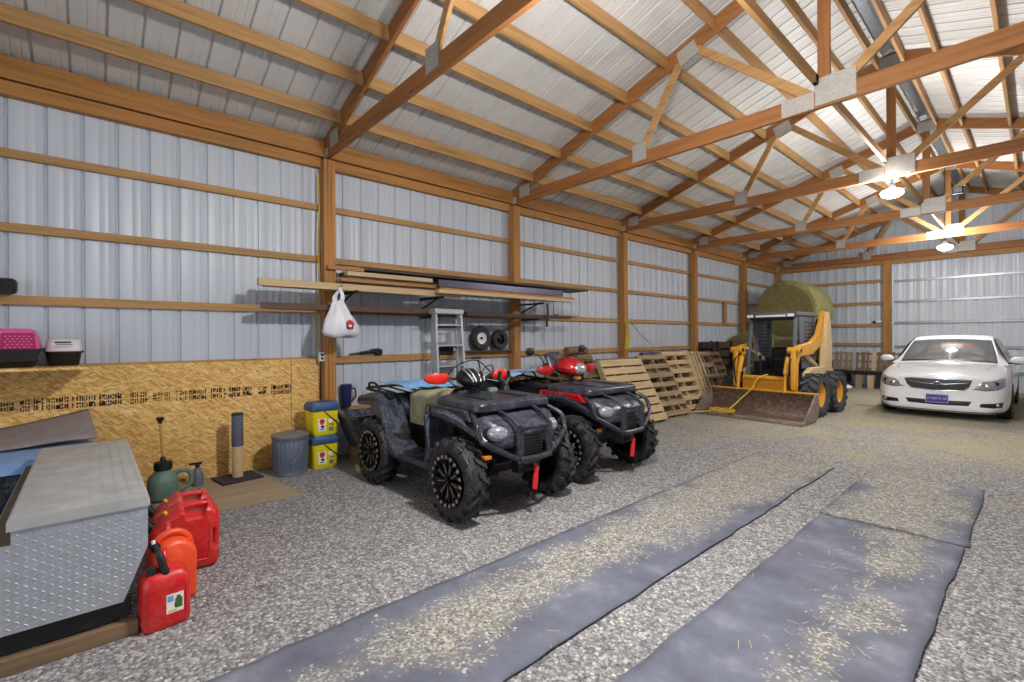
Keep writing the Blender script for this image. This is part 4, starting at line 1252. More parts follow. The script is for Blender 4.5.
# ---- odds and ends on the girts
t = thing('wall_outlet', 'grey outlet box on the first wooden post', 'outlet', (-5.80, 2.095, 1.20))
b = MB(); b.box(-.03,.03,-.035,.022,0,.11); b.build('box', M['white'], t, bevel=.004)
b = MB(); b.box(.03,.033,-.022,.010,.02,.05); b.build('socket', M['dark_metal'], t)
b = MB(); b.box(.03,.033,-.022,.010,.06,.09); b.build('socket', M['dark_metal'], t)
b = MB(); b.tube(smooth_path([(-5.85,2.098,1.20),(-5.86,2.095,.9),(-5.85,2.098,.5),(-5.86,2.095,.05)]), .007, 6); o = b.build('power_cable', M['black'], smooth=60); tag(o, 'dark cable running down the first post below the outlet box', 'cable')
b = MB(); b.tube(smooth_path([(-5.86,2.095,1.235),(-5.87,2.06,1.7),(-5.86,2.095,2.1),(-5.87,2.08,2.6),(-5.86,2.095,3.0),(-5.87,2.09,3.5)]), .009, 6); o = b.build('power_cable', M['wire_yellow'], smooth=60); tag(o, 'yellowish cable running up the first post to the eave', 'cable')
b = MB(); b.box(-5.86,-5.80, 8.30,8.36, 1.17,1.27); o = b.build('wall_outlet', M['white'], bevel=.004); tag(o, 'white outlet box on the third wooden post above the pallets', 'outlet')
b = MB()
for i in range(6):
    a = i*1.1; b.tube(smooth_path([(-5.74+.02*math.cos(a), 8.33+.05*math.sin(a), 1.85),(-5.72, 8.36+.07*math.sin(a+1), 1.55),(-5.74, 8.33+.06*math.cos(a), 1.22),(-5.73, 8.40+.05*math.sin(a), 1.45)]), .008, 5)
o = b.build('hanging_rope', M['wire_yellow'], smooth=60); tag(o, 'tangle of yellow rope hanging on the third wooden post', 'rope')
b = MB(); b.tube(smooth_path([(-5.73,8.46,1.80),(-5.7,8.75,1.55),(-5.6,9.1,1.28)]), .006, 5); o = b.build('hanging_rope', M['dark_metal'], smooth=60); tag(o, 'thin dark cord slanting from the third post to the pallets', 'cord')
t = thing('insulated_mug', 'dark blue tumbler on the lowest girt beside the yellow pails', 'tumbler', (-5.86, 2.42, .606))
b = MB(); b.lathe([(0,0),(.055,0),(.06,.01),(.068,.24),(.072,.25),(.072,.28),(.06,.29),(0,.29)], 20); b.build('body', M['navy'], t, smooth=40)
b = MB(); b.tube(smooth_path([(.0,.065,.23),(.0,.115,.22),(.0,.12,.12),(.0,.062,.07)]), .010, 8); b.build('handle', M['black'], t, smooth=60)
t = thing('trailer_hitch', 'black steel hand tool lying on the girt right of the first post', 'tool', (-5.88, 2.72, 1.252))
b = MB(); b.tube(smooth_path([(0,-.25,.015),(0,-.1,.03),(0,.05,.05),(0,.16,.06)]), [.012]*6+[.02]*6+[.03]*7, 8); b.build('handle', M['dark_metal'], t, smooth=50)
b = MB(); b.box(-.03,.03,.10,.2,.0,.075); b.build('head', M['black'], t, bevel=.015)

# ---- grey tub behind the quad bike
t = thing('plastic_tub', 'grey plastic cart tub on a timber block behind the black quad bike', 'tub', (-5.36, 2.62, 0))
rings = []
for z, w, l in ((.20,.36,.62),(.26,.42,.70),(.42,.50,.80),(.56,.56,.88),(.57,.60,.92),(.60,.60,.92),(.60,.55,.86),(.30,.42,.70)):
    rings.append([(x, y, z) for x, y in rrect(w, l, .11, 5)])
b = MB(); b.loft(rings); b.build('tray', M['atv_grey'], t, smooth=45)
for i in range(2):
    b = MB(); b.box(-.2,.2,-.3+i*.5,-.2+i*.5,0,.2); b.build('timber_block', M['oldX'], t, bevel=.004)
b = MB(); b.box(.26,.40,-.42,-.14,0,.075); o = b.build('wood_block', M['paleY'], bevel=.004, loc=(-5.36, 2.62, 0)); tag(o, 'short yellow timber block beside the grey tub behind the rear wheel', 'timber')

# ---- pallets
def pallet_mesh_parts(L, Wd, kind, t, mt):
    """L along z (standing), Wd along y; face on +x"""
    ax = mt
    H = .12
    ns = 3
    for i in range(ns):
        y = -Wd/2 + .02 + i*(Wd-.04)/(ns-1)
        b = MB(); b.box(-.05, .04, y-.019, y+.019, 0, L); b.build('stringer', M[ax+'Z'], t, bevel=.003)
    nb = {'dense': 8, 'std': 7, 'open': 5, 'narrow': 5}[kind]
    wdt = {'dense': .122, 'std': .092, 'open': .10, 'narrow': .074}[kind]
    b = MB(); rnd = random.Random(hash(kind) % 100 + int(L*100))
    for i in range(nb):
        z = wdt/2 + i*(L-wdt)/(nb-1)
        b.box(.041, .058, -Wd/2 + rnd.uniform(0, .012), Wd/2 - rnd.uniform(0, .012), z-wdt/2, z+wdt/2)
    b.build('deck', M[ax+'Y'], t, bevel=.002)
    b = MB()
    for i in range(5):
        z = .05 + i*(L-.1)/4
        b.box(-.068, -.051, -Wd/2, Wd/2, z-.045, z+.045)
    b.build('bottom_deck', M[ax+'Y'], t, bevel=.002)
def pallet(label, loc, rz, lean, kind='std', mt='grey', L=1.2, Wd=1.0, vert=False, group='pallets leaning by the wall'):
    t = thing('wooden_pallet', label, 'pallet', loc, rz, group)
    t.rotation_euler = (0, -lean, rz)
    if vert: # boards run upright
        pallet_mesh_parts(Wd, L, kind, t, mt)
        for ch in t.children:
            ch.rotation_euler = (PI/2, 0, 0); ch.location = (0, 0, L/2)
        for ch in t.children: ch.location = (0, Wd/2, L/2)
    else: pallet_mesh_parts(L, Wd, kind, t, mt)
    return t
# flat stacks behind, on which the standing ones lean
def flat_pallet(label, x, y, z, mt, L=1.15, Wd=.70, rz=0):
    t = thing('wooden_pallet', label, 'pallet', (x, y, z), 0, 'pallets stacked flat by the wall')
    for i in range(3):
        xx = -Wd/2+.02+i*(Wd-.04)/2
        b = MB(); b.box(xx-.019, xx+.019, -L/2, L/2, .018, .108); b.build('stringer', M[mt+'Y'], t)
    b = MB()
    for i in range(7):
        yy = -L/2+.046+i*(L-.092)/6; b.box(-Wd/2, Wd/2, yy-.046, yy+.046, .109, .126)
    b.build('deck', M[mt+'X'], t)
    b = MB()
    for i in range(4):
        yy = -L/2+.05+i*(L-.1)/3; b.box(-Wd/2, Wd/2, yy-.045, yy+.045, 0, .017)
    b.build('bottom_deck', M[mt+'X'], t)
    t.rotation_euler = (0, 0, rz)
    return t
POS = ['lowest', 'second', 'third', 'fourth', 'fifth', 'sixth', 'seventh', 'eighth']
for s, (y, x, n, mt) in enumerate(((6.55, -5.48, 8, 'old'), (7.85, -5.48, 8, 'grey'), (9.15, -5.535, 8, 'old'))):
    for i in range(n):
        where = ('flat stack behind the red quad bike', 'flat stack under the third post', 'flat stack behind the leaning pallets farthest back')[s]
        flat_pallet(f'{POS[i] if i < n-1 else "topmost"} weathered pallet of the {where}', x + random.uniform(-.03,.03), y + random.uniform(-.02,.02), i*.128, 'old' if (i+s) % 2 else 'grey', rz=random.uniform(-.02,.02))
# loose boards across the top
board_top = []
for i, (y0, y1, x, z, w, lab) in enumerate(((6.55,8.3,-5.22,1.045,.12,'grey plank lying on top of the flat pallet stacks, nearer end'),(8.4,9.75,-5.30,1.045,.14,'pale plank lying on top of the flat pallet stacks, farther end'),(7.2,9.6,-5.62,1.045,.10,'brown plank lying on the pallet stacks close to the wall'))):
    b = MB(); b.box(x-w/2, x+w/2, y0, y1, 0, .03); o = b.build('loose_plank', M['paleY' if i == 1 else 'greyY'], bevel=.002, loc=(0, 0, z-.018)); o.rotation_euler = (0, 0, 0)
    tag(o, lab, 'plank', 'planks on top of the pallets')
t = thing('metal_sheet_roll', 'grey roll of sheeting lying on top of the pallets by the wall', 'roll', (-5.47, 9.2, 1.094))
b = MB(); b.lathe([(0,-.75),(.06,-.75),(.062,.75),(0,.75)], 16, 'Y'); b.build('roll', M['atv_grey'], t, smooth=40)
b = MB(); b.lathe([(.061,-.4),(.066,-.4),(.066,-.36),(.061,-.36)], 16, 'Y', closed=True); b.build('tie', M['black'], t)
# old logs and a post frame at the near end
for i, (x, y, r, l, z) in enumerate(((-5.24,6.0,.075,.50,1.10),(-5.44,5.98,.085,.5,1.11),(-5.34,6.0,.07,.5,1.24))):
    b = MB(); b.tube([(x, y, z), (x-.0, y+l*.5, z+.004), (x, y+l, z+.0)], [r, r*1.04, r*.97], 12); o = b.build('old_log', M['oldY'], smooth=50)
    tag(o, ['short brown log on the near end of the pallets, nearest the camera', 'short brown log on the near end of the pallets, beside the wall', 'short brown log resting on two others at the pallets\' near end'][i], 'log', 'short logs on the pallets')

RL = rad
pallet('pale close-boarded pallet leaning just right of the red quad bike', (-4.42, 6.95, .02), rad(-4), rad(29), 'dense', 'pale', 1.18, 1.15)
pallet('grey pallet leaning second from the quad bikes', (-4.48, 8.02, .02), rad(-5), rad(28), 'std', 'grey', 1.22, .88)
pallet('brown pallet with open gaps leaning third from the quad bikes', (-4.63, 8.93, .02), rad(-6), rad(22), 'std', 'pale', 1.22, .85)
pallet('narrow pallet with upright slats leaning fourth from the quad bikes', (-4.66, 9.68, .02), rad(-5), rad(22), 'narrow', 'pale', 1.20, .60, True)
pallet('pallet standing behind the loader bucket, fifth from the quad bikes', (-4.70, 10.35, .02), rad(-5), rad(25), 'open', 'grey', 1.20, .66)
pallet('weathered pallet nearest the hay, last of the leaning row', (-4.76, 11.0, .02), rad(-5), rad(25), 'std', 'old', 1.18, .56)
# ================================================================== far end
# ---- hay bales
def bale(label, loc, R, Ln, mt, rz=0, up=False):
    t = thing('round_hay_bale', label, 'hay bale', loc, rz, 'round hay bales', (PI/2, 0, 0) if up else None)
    b = MB(); rings = []; n = 64
    for i, (y, k) in enumerate([(0,.0),(0.01,.5),(.005,.80),(.02,.93),(.06,.985),(.10,1)] + [(Ln*j/8,1) for j in range(1,8)] + [(Ln-.08,1),(Ln-.02,.95),(Ln,.6),(Ln,.0)]):
        ring = []
        for q in range(n):
            a = 2*PI*q/n
            r = R*max(k,.01)*(1 + .02*noise.noise((math.cos(a)*2, math.sin(a)*2, y*2+R)) + .015*noise.noise((math.cos(a)*7, math.sin(a)*7, y*6)))
            z = r*math.sin(a); z = max(z, -R*.955)
            yy = y + .035*noise.noise((r*math.cos(a)*5, r*math.sin(a)*5, 1)) * (1 if k < .99 else 0)
            ring.append((r*math.cos(a), yy, z))
        rings.append(ring)
    b.loft(rings, caps=False); b.build('body', mt, t, smooth=180)
    # spiral of the rolled layers on the front face
    b = MB(); pts = []
    for i in range(260):
        a = i*.22; r = .05 + (R*.90-.05)*i/260
        pts.append((r*math.cos(a), -.004 + .02*noise.noise((r*math.cos(a)*5, r*math.sin(a)*5, 1)), r*math.sin(a)))
    b.tube(pts, .009, 5, False); b.build('rolled_layers', M['straw_dark'], t, smooth=60)
    # loose stalks standing off the surface
    b = MB(); rnd = random.Random(int(R*1000+loc[0]*10))
    for i in range(1500):
        if i % 3:
            a = rnd.uniform(0, 2*PI); y = rnd.uniform(.02, Ln); p = Vector((R*1.0*math.cos(a), y, max(-R*.95, R*1.0*math.sin(a))))
            d = Vector((math.cos(a)*.35 + rnd.uniform(-1, 1), rnd.uniform(-1,1), math.sin(a)*.35 + rnd.uniform(-1,1))).normalized()
        else:
            a = rnd.uniform(0, 2*PI); r = R*math.sqrt(rnd.random())*.97; p = Vector((r*math.cos(a), .0, r*math.sin(a)))
            d = Vector((-math.sin(a), rnd.uniform(-.7,.1), math.cos(a))).normalized()
        l = rnd.uniform(.03, .08); w = d.orthogonal().normalized()*.003
        q = [b.v(p - w), b.v(p + w), b.v(p + d*l)]; b.f(q)
    tag(b.build('loose_stalks', M['straw'], t), kind='stuff')
    return t
bale('big round hay bale resting on top of another, behind the yellow loader', (-4.64, 14.15, 2.215), .785, 1.45, M['hay'])
bale('round hay bale standing on its end under the top one', (-4.60, 14.93, .02), .75, 1.35, M['hay'], up=True)
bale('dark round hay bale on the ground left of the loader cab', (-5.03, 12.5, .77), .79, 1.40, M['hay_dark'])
# dark crate and drum between the pallets and the hay
t = thing('slatted_crate', 'dark slatted crate by the wall between the pallets and the hay', 'crate', (-5.58, 11.95, 0))
for i in range(5):
    b = MB(); b.box(-.25,.25,-.4,.4,.30+i*.22,.46+i*.22) ; b.build('slat', M['dark_board'], t, bevel=.004)
for sx in (-1,1):
    for sy in (-1,1):
        b = MB(); b.box(sx*.26-.02,sx*.26+.02,sy*.38-.03,sy*.38+.03,0,1.36); b.build('corner_post', M['black'], t)
t = thing('spare_wheel_assembly', 'small grey tyre lying against the last leaning pallet', 'wheel', (-4.45, 11.55, .22), 0, None, rot=(0, 0, rad(-55)))
b = MB(); b.lathe([(.11,-.08),(.14,-.10),(.20,-.09),(.22,-.05),(.22,.05),(.20,.09),(.14,.10),(.11,.08)], 28, 'Y', closed=True); b.build('tyre', M['tyre_blue'], t, smooth=40)
b = MB(); b.lathe([(0,-.03),(.10,-.05),(.115,-.07),(.115,.07),(0,.03)], 20, 'Y'); b.build('rim', M['galv'], t, smooth=40)

# ---- skid steer loader (front is -y)
S = thing('skid_steer_loader', 'yellow skid steer loader with a worn steel bucket in front of the hay bales', 'loader', (-3.47, 9.90, 0), rad(-3))
def sbuild(b, n, m, par=S, **k): return b.build(n, m, par, **k)
R = .395
def ltyre(x, y, s):
    b = MB(); W = .27; h = W/2
    b.lathe([(.215,-h*.8),(.24,-h*.96),(.32,-h),(.355,-h*.8),(.362,0),(.355,h*.8),(.32,h),(.24,h*.96),(.215,h*.8)], 40, 'Y', closed=True)
    for i in range(16):
        for sd in (-1, 1):
            a = 2*PI*i/16 + (PI/16 if sd > 0 else 0); p = []
            for q in (-.075, .075):
                for r, yy, da in ((R, sd*h*.02, .22), (R, sd*h*.98, 0), (R*.80, sd*h*1.05, 0), (.35, sd*h*.02, .22)):
                    aa = a + q + da; p.append(b.v((r*math.sin(aa), yy, r*math.cos(aa))))
            for j in range(4): b.f([p[j], p[(j+1) % 4], p[4+(j+1) % 4], p[4+j]])
            b.f(p[:4]); b.f(p[4:][::-1])
    o = b.build('wheel', M['tyre_blue'], S, smooth=30)
    b = MB(); b.lathe([(0,.02),(.06,.02),(.08,-.02),(.15,-.02),(.19,-.08),(.22,-.10),(.22,.10),(.0,.10)], 28, 'Y')
    for i in range(8): b.cyl((.1*math.cos(i*PI/4), -.02, .1*math.sin(i*PI/4)), (.1*math.cos(i*PI/4), -.04, .1*math.sin(i*PI/4)), .014, .014, 8)
    b.build('rim', M['yellow'], o, smooth=40)
    o.location = (x, y, R); o.rotation_euler = (0, 0, PI/2 if s > 0 else -PI/2)
for s in (-1, 1):
    for y in (.04, .98): ltyre(s*.715, y, s)
b = MB(); b.prism([(-.28,.22),(1.50,.22),(1.62,.40),(1.62,.95),(1.30,1.0),(.2,.72),(-.24,.55)], 'X', -.53, .53); sbuild(b, 'chassis', M['dark_metal'], bevel=.02)
b = MB(); b.box(-.42,.42,-.36,-.24,.42,.72); b.box(-.40,.40,-.42,-.30,.66,.71); sbuild(b, 'front_step', M['yellow'], bevel=.012)
# cab frame
b = MB()
for s in (-1, 1):
    b.bar((s*.43,-.16,.55), (s*.40,.02,1.86), .06, .05); b.bar((s*.42,.86,.8), (s*.40,.86,1.86), .06, .06)
    b.bar((s*.40,.0,1.85), (s*.40,.88,1.85), .06, .06)
b.bar((-.40,.02,1.84), (.40,.02,1.84), .05, .06); b.bar((-.43,-.16,.57), (.43,-.16,.57), .05, .06); b.bar((-.41,.86,1.84), (.41,.86,1.84), .05, .06)
sbuild(b, 'cab_frame', M['cab_grey'], bevel=.008)
b = MB(); b.prism([(-.06,1.86),(.95,1.86),(.95,1.93),(.0,1.935),(-.06,1.91)], 'X', -.46, .46); sbuild(b, 'cab_roof', M['cab_grey'], bevel=.012)
b = MB(); b.box(-.40,.40,-.085,-.06,1.80,1.895); sbuild(b, 'roof_visor', M['dark_metal'], bevel=.006)
for s in (-1, 1):
    b = MB(); b.box(s*.37-.075, s*.37+.075, -.12, -.06, 1.83, 1.91); o = sbuild(b, 'work_light', M['black'], bevel=.008)
    b = MB(); b.box(s*.37-.06, s*.37+.06, -.125, -.119, 1.842, 1.898); b.build('light_lens', M['white'], o)
b = MB(); b.box(-.28,.28,-.1,-.085,1.845,1.885); sbuild(b, 'visor_strip', M['white'])
for s in (-1, 1):      # side screens with slots
    b = MB(); b.prism([(.22,.85),(.86,.85),(.86,1.84),(.10,1.84),(.16,1.3)], 'X', s*.425-.012, s*.425+.012); sp = sbuild(b, 'side_panel', M['cab_grey'], bevel=.004)
    b = MB()
    for i in range(11):
        for j in range(3): b.box(s*.425-.016, s*.425+.016, .34+j*.17, .46+j*.17, 1.0+i*.072, 1.03+i*.072)
    b.build('panel_slots', M['black'], sp)
b = MB(); b.box(-.40,.40,.84,.87,.8,1.82); sbuild(b, 'rear_screen', M['cab_glass'])
b = MB(); b.box(-.30,.30,.25,.70,.62,.72); b.box(-.28,.28,.62,.74,.70,1.25); sbuild(b, 'operator_seat', M['black'], bevel=.04)
b = MB()
for s in (-1, 1):
    b.tube([(s*.25,.05,.55),(s*.24,.02,1.05)], .016, 8); b.ell((s*.24,.02,1.07), .03,.03,.05,10,6)
    b.box(s*.36-.04, s*.36+.04, .1, .6, .62, .98)
b.box(-.36,.36,.5,.56,.98,1.04)
sbuild(b, 'controls', M['dark_metal'], smooth=40)
# rear towers and lift arms
for s in (-1, 1):
    x = s*.56
    b = MB(); b.prism([(.86,.72),(1.24,.72),(1.20,1.60),(1.13,1.93),(1.04,1.95),(.98,1.75)], 'X', x-.06, x+.06); sbuild(b, 'rear_tower', M['cream'], bevel=.012)
    b = MB(); b.prism([(1.14,1.96),(.98,1.97),(.86,1.76),(.66,1.50),(.34,1.36),(-.22,1.30),(-.40,1.26),(-.46,1.10),(-.46,.50),(-.30,.42),(-.27,.95),(-.18,1.10),(.40,1.12),(.80,1.28),(1.02,1.56)], 'X', x-.038-(.04*s), x+.038-(.04*s))
    a_ = sbuild(b, 'lift_arm', M['yellow'], bevel=.014)
    b = MB(); b.cyl((x-.11-.04*s,-.36,1.21), (x+.11-.04*s,-.36,1.21), .062, .062, 20); b.build('pivot_boss', M['yellow'], a_, smooth=40, bevel=.008)
    b = MB(); b.cyl((x-.115-.04*s,-.36,1.21), (x+.115-.04*s,-.36,1.21), .04, .04, 16); b.build('pivot_pin', M['dark_metal'], a_, smooth=40)
    b = MB(); b.tube([(x-.12*s,.95,.85),(x-.12*s,.30,1.12)], .05, 12); b.tube([(x-.12*s,.30,1.12),(x-.12*s,-.1,1.24)], .028, 12); sbuild(b, 'lift_cylinder', M['cream'], smooth=60)
    b = MB(); b.tube([(x-.14*s,-.38,1.08),(x-.14*s,-.50,.78)], .045, 12); b.tube([(x-.14*s,-.50,.78),(x-.14*s,-.56,.45)], .026, 12); sbuild(b, 'tilt_cylinder', M['yellow'], smooth=60)
    b = MB(); b.tube(smooth_path([(x-.1*s,-.30,1.15),(x-.06*s,-.52,1.0),(x-.08*s,-.54,.7),(x-.1*s,-.48,.5)]), .014, 6); sbuild(b, 'hydraulic_hose', M['black'], smooth=60)
    b = MB(); b.prism([(.0,.60),(1.30,.60),(1.35,.80),(1.20,.88),(.25,.88),(.0,.78)], 'X', x-.05, x+.05); sbuild(b, 'side_cover', M['cream'], bevel=.012)
b = MB(); b.box(-.50,.50,1.25,1.66,.95,1.42); sbuild(b, 'engine_cover', M['cream'], bevel=.03)
b = MB(); b.tube([(.3,1.4,1.4),(.3,1.4,1.75),(.3,1.46,1.82)], .035, 10); sbuild(b, 'exhaust_pipe', M['dark_metal'], smooth=50)
# bucket
BP = [(-1.20,.012),(-.74,.02),(-.60,.06),(-.53,.16),(-.52,.30),(-.55,.47)]
b = MB()
outer = BP; inner = [(-1.20,.026),(-.74,.036),(-.61,.074),(-.546,.165),(-.536,.30),(-.565,.465)]
b.prism(outer + inner[::-1], 'X', -.95, .95); bk = sbuild(b, 'bucket', M['bucket_in'], bevel=.003)
for s in (-1, 1):
    b = MB(); b.prism([(-1.20,.012),(-.74,.015),(-.58,.06),(-.515,.16),(-.51,.30),(-.54,.48),(-.66,.47)], 'X', s*.95-.012, s*.95+.012); b.build('bucket_cheek', M['bucket'], bk, bevel=.003)
b = MB(); b.box(-.965,.965,-.575,-.525,.455,.485); b.build('bucket_lip', M['yellow'], bk, bevel=.006)
b = MB(); b.prism([(-1.26,.006),(-1.05,.03),(-1.05,.042),(-1.26,.016)], 'X', -.97, .97); b.build('cutting_edge', M['bucket'], bk)
b = MB(); b.box(-.55,.55,-.53,-.44,.12,.40); b.build('coupler', M['yellow'], bk, bevel=.01)
# yellow hose trailing from the cab over the bucket
b = MB(); pts = [(-3.42,9.50,.76),(-3.55,9.36,.68),(-3.62,9.28,.50),(-3.78,9.05,.26),(-3.88,8.86,.09)]
for i in range(34):
    a = i*.55; pts.append((-3.98+.22*math.cos(a)*(1+.15*math.sin(i*1.7)), 8.78+.10*math.sin(a), .078+.012*(i % 5)))
pts += [(-4.2,8.68,.07),(-4.36,8.60,.05),(-4.52,8.52,.02)]
b.tube(smooth_path(pts, 4), .011, 6); o = b.build('yellow_hose', M['hose'], smooth=60); tag(o, 'thin yellow hose hanging over the loader bucket and coiled in it', 'hose')

# ---- white sedan, front towards the camera (-y); built from y = 0 at the nose
K = thing('sedan_car', 'white sedan with a purple front number plate parked before the sliding door', 'car', (-1.225, 11.13, 0))
st = [ # y, half width, z bottom, z mid, z shoulder, z edge, z top
 (0.00,.62,.17,.42,.60,.72,.745),(0.05,.77,.125,.42,.63,.74,.775),(0.18,.86,.11,.44,.67,.765,.81),(0.42,.90,.115,.47,.73,.815,.865),
 (0.9,.905,.17,.5,.78,.875,.92),(1.38,.91,.17,.5,.84,.93,.965),(1.9,.91,.17,.5,.87,.95,.975),(2.8,.91,.17,.5,.89,.965,.98),(3.5,.91,.17,.5,.91,.99,1.0),(4.1,.90,.18,.5,.93,1.02,1.06),(4.55,.86,.24,.5,.92,1.02,1.06),(4.72,.74,.30,.5,.86,.96,1.0)]
b = MB(); rings = []
for y, w, zb, zm, zs, ze, zt in st:
    half = [(w*.55,zb),(w*.90,zb+.01),(w*.985,zb+.10),(w,zm),(w*.985,zs),(w*.90,ze),(w*.55,zt-.004),(0,zt)]
    sweep = lambda x: y + (.14*(abs(x)/.91)**2.4 if y < .3 else .14*(abs(x)/.91)**2.4*max(0, 1-(y-.3)/.6))
    ring = [(x, sweep(x), z) for x, z in half] + [(-x, sweep(x), z) for x, z in half[-2::-1]]
    rings.append(ring)
b.loft(rings)
body = b.build('body', M['car_white'], K, smooth=180, sub=2)
bpy.context.view_layer.update()
# wheel openings are cut into the body, then the cutters are removed
cut = MB()
for y in (.92, 3.67):
    for s in (-1, 1): cut.cyl((s*.60, y, .33), (s*1.2, y, .33), .37, .37, 40)
cutter = cut.build('cutter', M['black'])
md = body.modifiers.new('cut', 'BOOLEAN'); md.operation = 'DIFFERENCE'; md.object = cutter; md.solver = 'EXACT'
dg = bpy.context.evaluated_depsgraph_get()
me = bpy.data.meshes.new_from_object(body.evaluated_get(dg)); body.modifiers.clear(); body.data = me
if M['car_white'].name not in [m.name for m in me.materials if m]: me.materials.append(M['car_white'])
while len(me.materials) > 1: me.materials.pop()
for p in me.polygons: p.material_index = 0
bpy.data.objects.remove(cutter)
me.shade_smooth(); me.set_sharp_from_angle(angle=rad(40))
tree = BVHTree.FromPolygons([v.co.copy() for v in me.vertices], [tuple(p.vertices) for p in me.polygons])
def hit(x, z):
    h = tree.ray_cast(Vector((x, -2, z)), Vector((0, 1, 0)))
    return h[0].y if h[0] is not None else 0
def conform(name, lower, upper, mt, off, par=K, nu=14, nv=5, depth=0):
    """panel between two (x,z) rails laid on the front of the body"""
    def rail(r, u):
        s = u*(len(r)-1); i = min(int(s), len(r)-2); f = s-i
        return (r[i][0]*(1-f)+r[i+1][0]*f, r[i][1]*(1-f)+r[i+1][1]*f)
    b = MB()
    def P(u, v):
        a, c = rail(lower, u), rail(upper, u); x = a[0]*(1-v)+c[0]*v; z = a[1]*(1-v)+c[1]*v
        e = min(u, 1-u, v, 1-v); 
        return (x, hit(x, z) - off*(1 if e > 0 else .2), z)
    b.grid(P, nu, nv); return b.build(name, mt, par, smooth=180)
# grille with chrome wings and emblem
gr = conform('grille', [(-.41,.575),(-.35,.515),(0,.49),(.35,.515),(.41,.575)], [(-.45,.70),(-.36,.715),(0,.71),(.36,.715),(.45,.70)], plain('grille_mesh', (66,70,78), .4, .3, .3, 90), .008)
for nm, lo, up in (('grille_bar', [(-.43,.655),(-.2,.615),(0,.60),(.2,.615),(.43,.655)], [(-.435,.672),(-.2,.636),(0,.622),(.2,.636),(.435,.672)]),
                   ('grille_rim', [(-.45,.693),(0,.702),(.45,.693)], [(-.45,.704),(0,.713),(.45,.704)]),
                   ('grille_rim', [(-.40,.572),(-.34,.515),(0,.492),(.34,.515),(.40,.572)], [(-.40,.585),(-.34,.53),(0,.505),(.34,.53),(.40,.585)])):
    conform(nm, lo, up, M['chrome'], .014, gr, 16, 2)
b = MB(); b.M = Matrix.Translation((0, hit(0,.625)-.018, .628)); b.ell((0,0,0), .062, .010, .034, 20, 8); em = b.build('emblem', M['chrome'], gr, smooth=60)
b = MB(); b.M = Matrix.Translation((0, hit(0,.625)-.026, .628)); b.ell((0,0,0), .050, .004, .025, 20, 8); b.build('emblem_field', M['navy'], em, smooth=60)
b = MB(); 
for (x, z, r) in ((-.026,.634,.006),(-.008,.622,.004),(.006,.634,.004),(.02,.622,.004),(.03,.634,.004),(.008,.645,.003)):
    b.ell((x, hit(0,.625)-.030, z), r, .002, r, 8, 5)
b.build('emblem_stars', M['chrome'], em)
for s in (-1, 1):
    hl = conform('headlight', [(s*.47,.545),(s*.60,.525),(s*.76,.55),(s*.83,.60)], [(s*.50,.61),(s*.58,.68),(s*.74,.745),(s*.85,.775)], M['lens'], .006, nu=16, nv=6)
    b = MB(); b.M = Matrix.Translation((s*.62, hit(s*.62,.60)-.008, .605)); b.ell((0,0,0), .05,.012,.042,16,8); b.build('projector', M['chrome'], hl, smooth=60)
    b = MB(); b.M = Matrix.Translation((s*.73, hit(s*.73,.66)-.008, .655)); b.ell((0,0,0), .038,.010,.034,16,8); b.build('projector', M['dark_metal'], hl, smooth=60)
    conform('headlight_shade', [(s*.44,.553),(s*.60,.527),(s*.75,.552),(s*.81,.615)], [(s*.44,.562),(s*.60,.537),(s*.74,.562),(s*.80,.62)], M['black'], .007, hl, 14, 2)
    fg = conform('fog_vent', [(s*.53,.255),(s*.70,.245),(s*.80,.26)], [(s*.55,.315),(s*.70,.325),(s*.81,.345)], M['black'], .006)
    b = MB(); b.M = Matrix.Translation((s*.74, hit(s*.74,.295)-.006, .298)); b.ell((0,0,0), .034,.012,.028,14,8); b.build('fog_light', M['lens'], fg, smooth=60)
conform('lower_intake', [(-.40,.262),(0,.25),(.40,.262)], [(-.44,.34),(0,.335),(.44,.34)], M['black'], .007)
conform('lower_lip', [(-.80,.150),(0,.145),(.80,.150)], [(-.80,.163),(0,.158),(.80,.163)], M['black'], .012)
for s in (-1, 1):
    b = MB(); b.tube([(s*.60, .15+.30, .87-.0), (s*.66, .9, .925), (s*.70, 1.35, .955)], .004, 5); b.build('bonnet_seam', M['galv'], K)
yp = hit(0,.36) - .02
b = MB(); b.box(-.152,.152, yp-.006, yp, .285,.437); pl = b.build('number_plate', M['plate_purple'], K, bevel=.004)
def text(s, size, loc, mt, par, name, rot=(PI/2,0,0)):
    c = bpy.data.curves.new('t', 'FONT'); c.body = s; c.size = size; c.align_x = 'CENTER'; c.align_y = 'CENTER'; c.extrude = .0008
    o = bpy.data.objects.new('t', c); COL.objects.link(o); bpy.context.view_layer.update()
    me = bpy.data.meshes.new_from_object(o.evaluated_get(bpy.context.evaluated_depsgraph_get())); bpy.data.objects.remove(o)
    me.materials.clear(); me.materials.append(mt)
    q = bpy.data.objects.new(name, me); COL.objects.link(q); q.parent = par; q.location = loc; q.rotation_euler = rot
    return q
text('LP-BECK 20', .052, (0, yp-.0075, .362), M['plate_ink'], pl, 'plate_letters')
b = MB()
for (x0,x1,z0,z1) in ((-.15,.15,.427,.433),(-.15,.15,.289,.295),(-.15,-.144,.289,.433),(.144,.15,.289,.433)): b.box(x0,x1,yp-.0075,yp-.006,z0,z1)
b.build('plate_border', M['plate_ink'], pl)
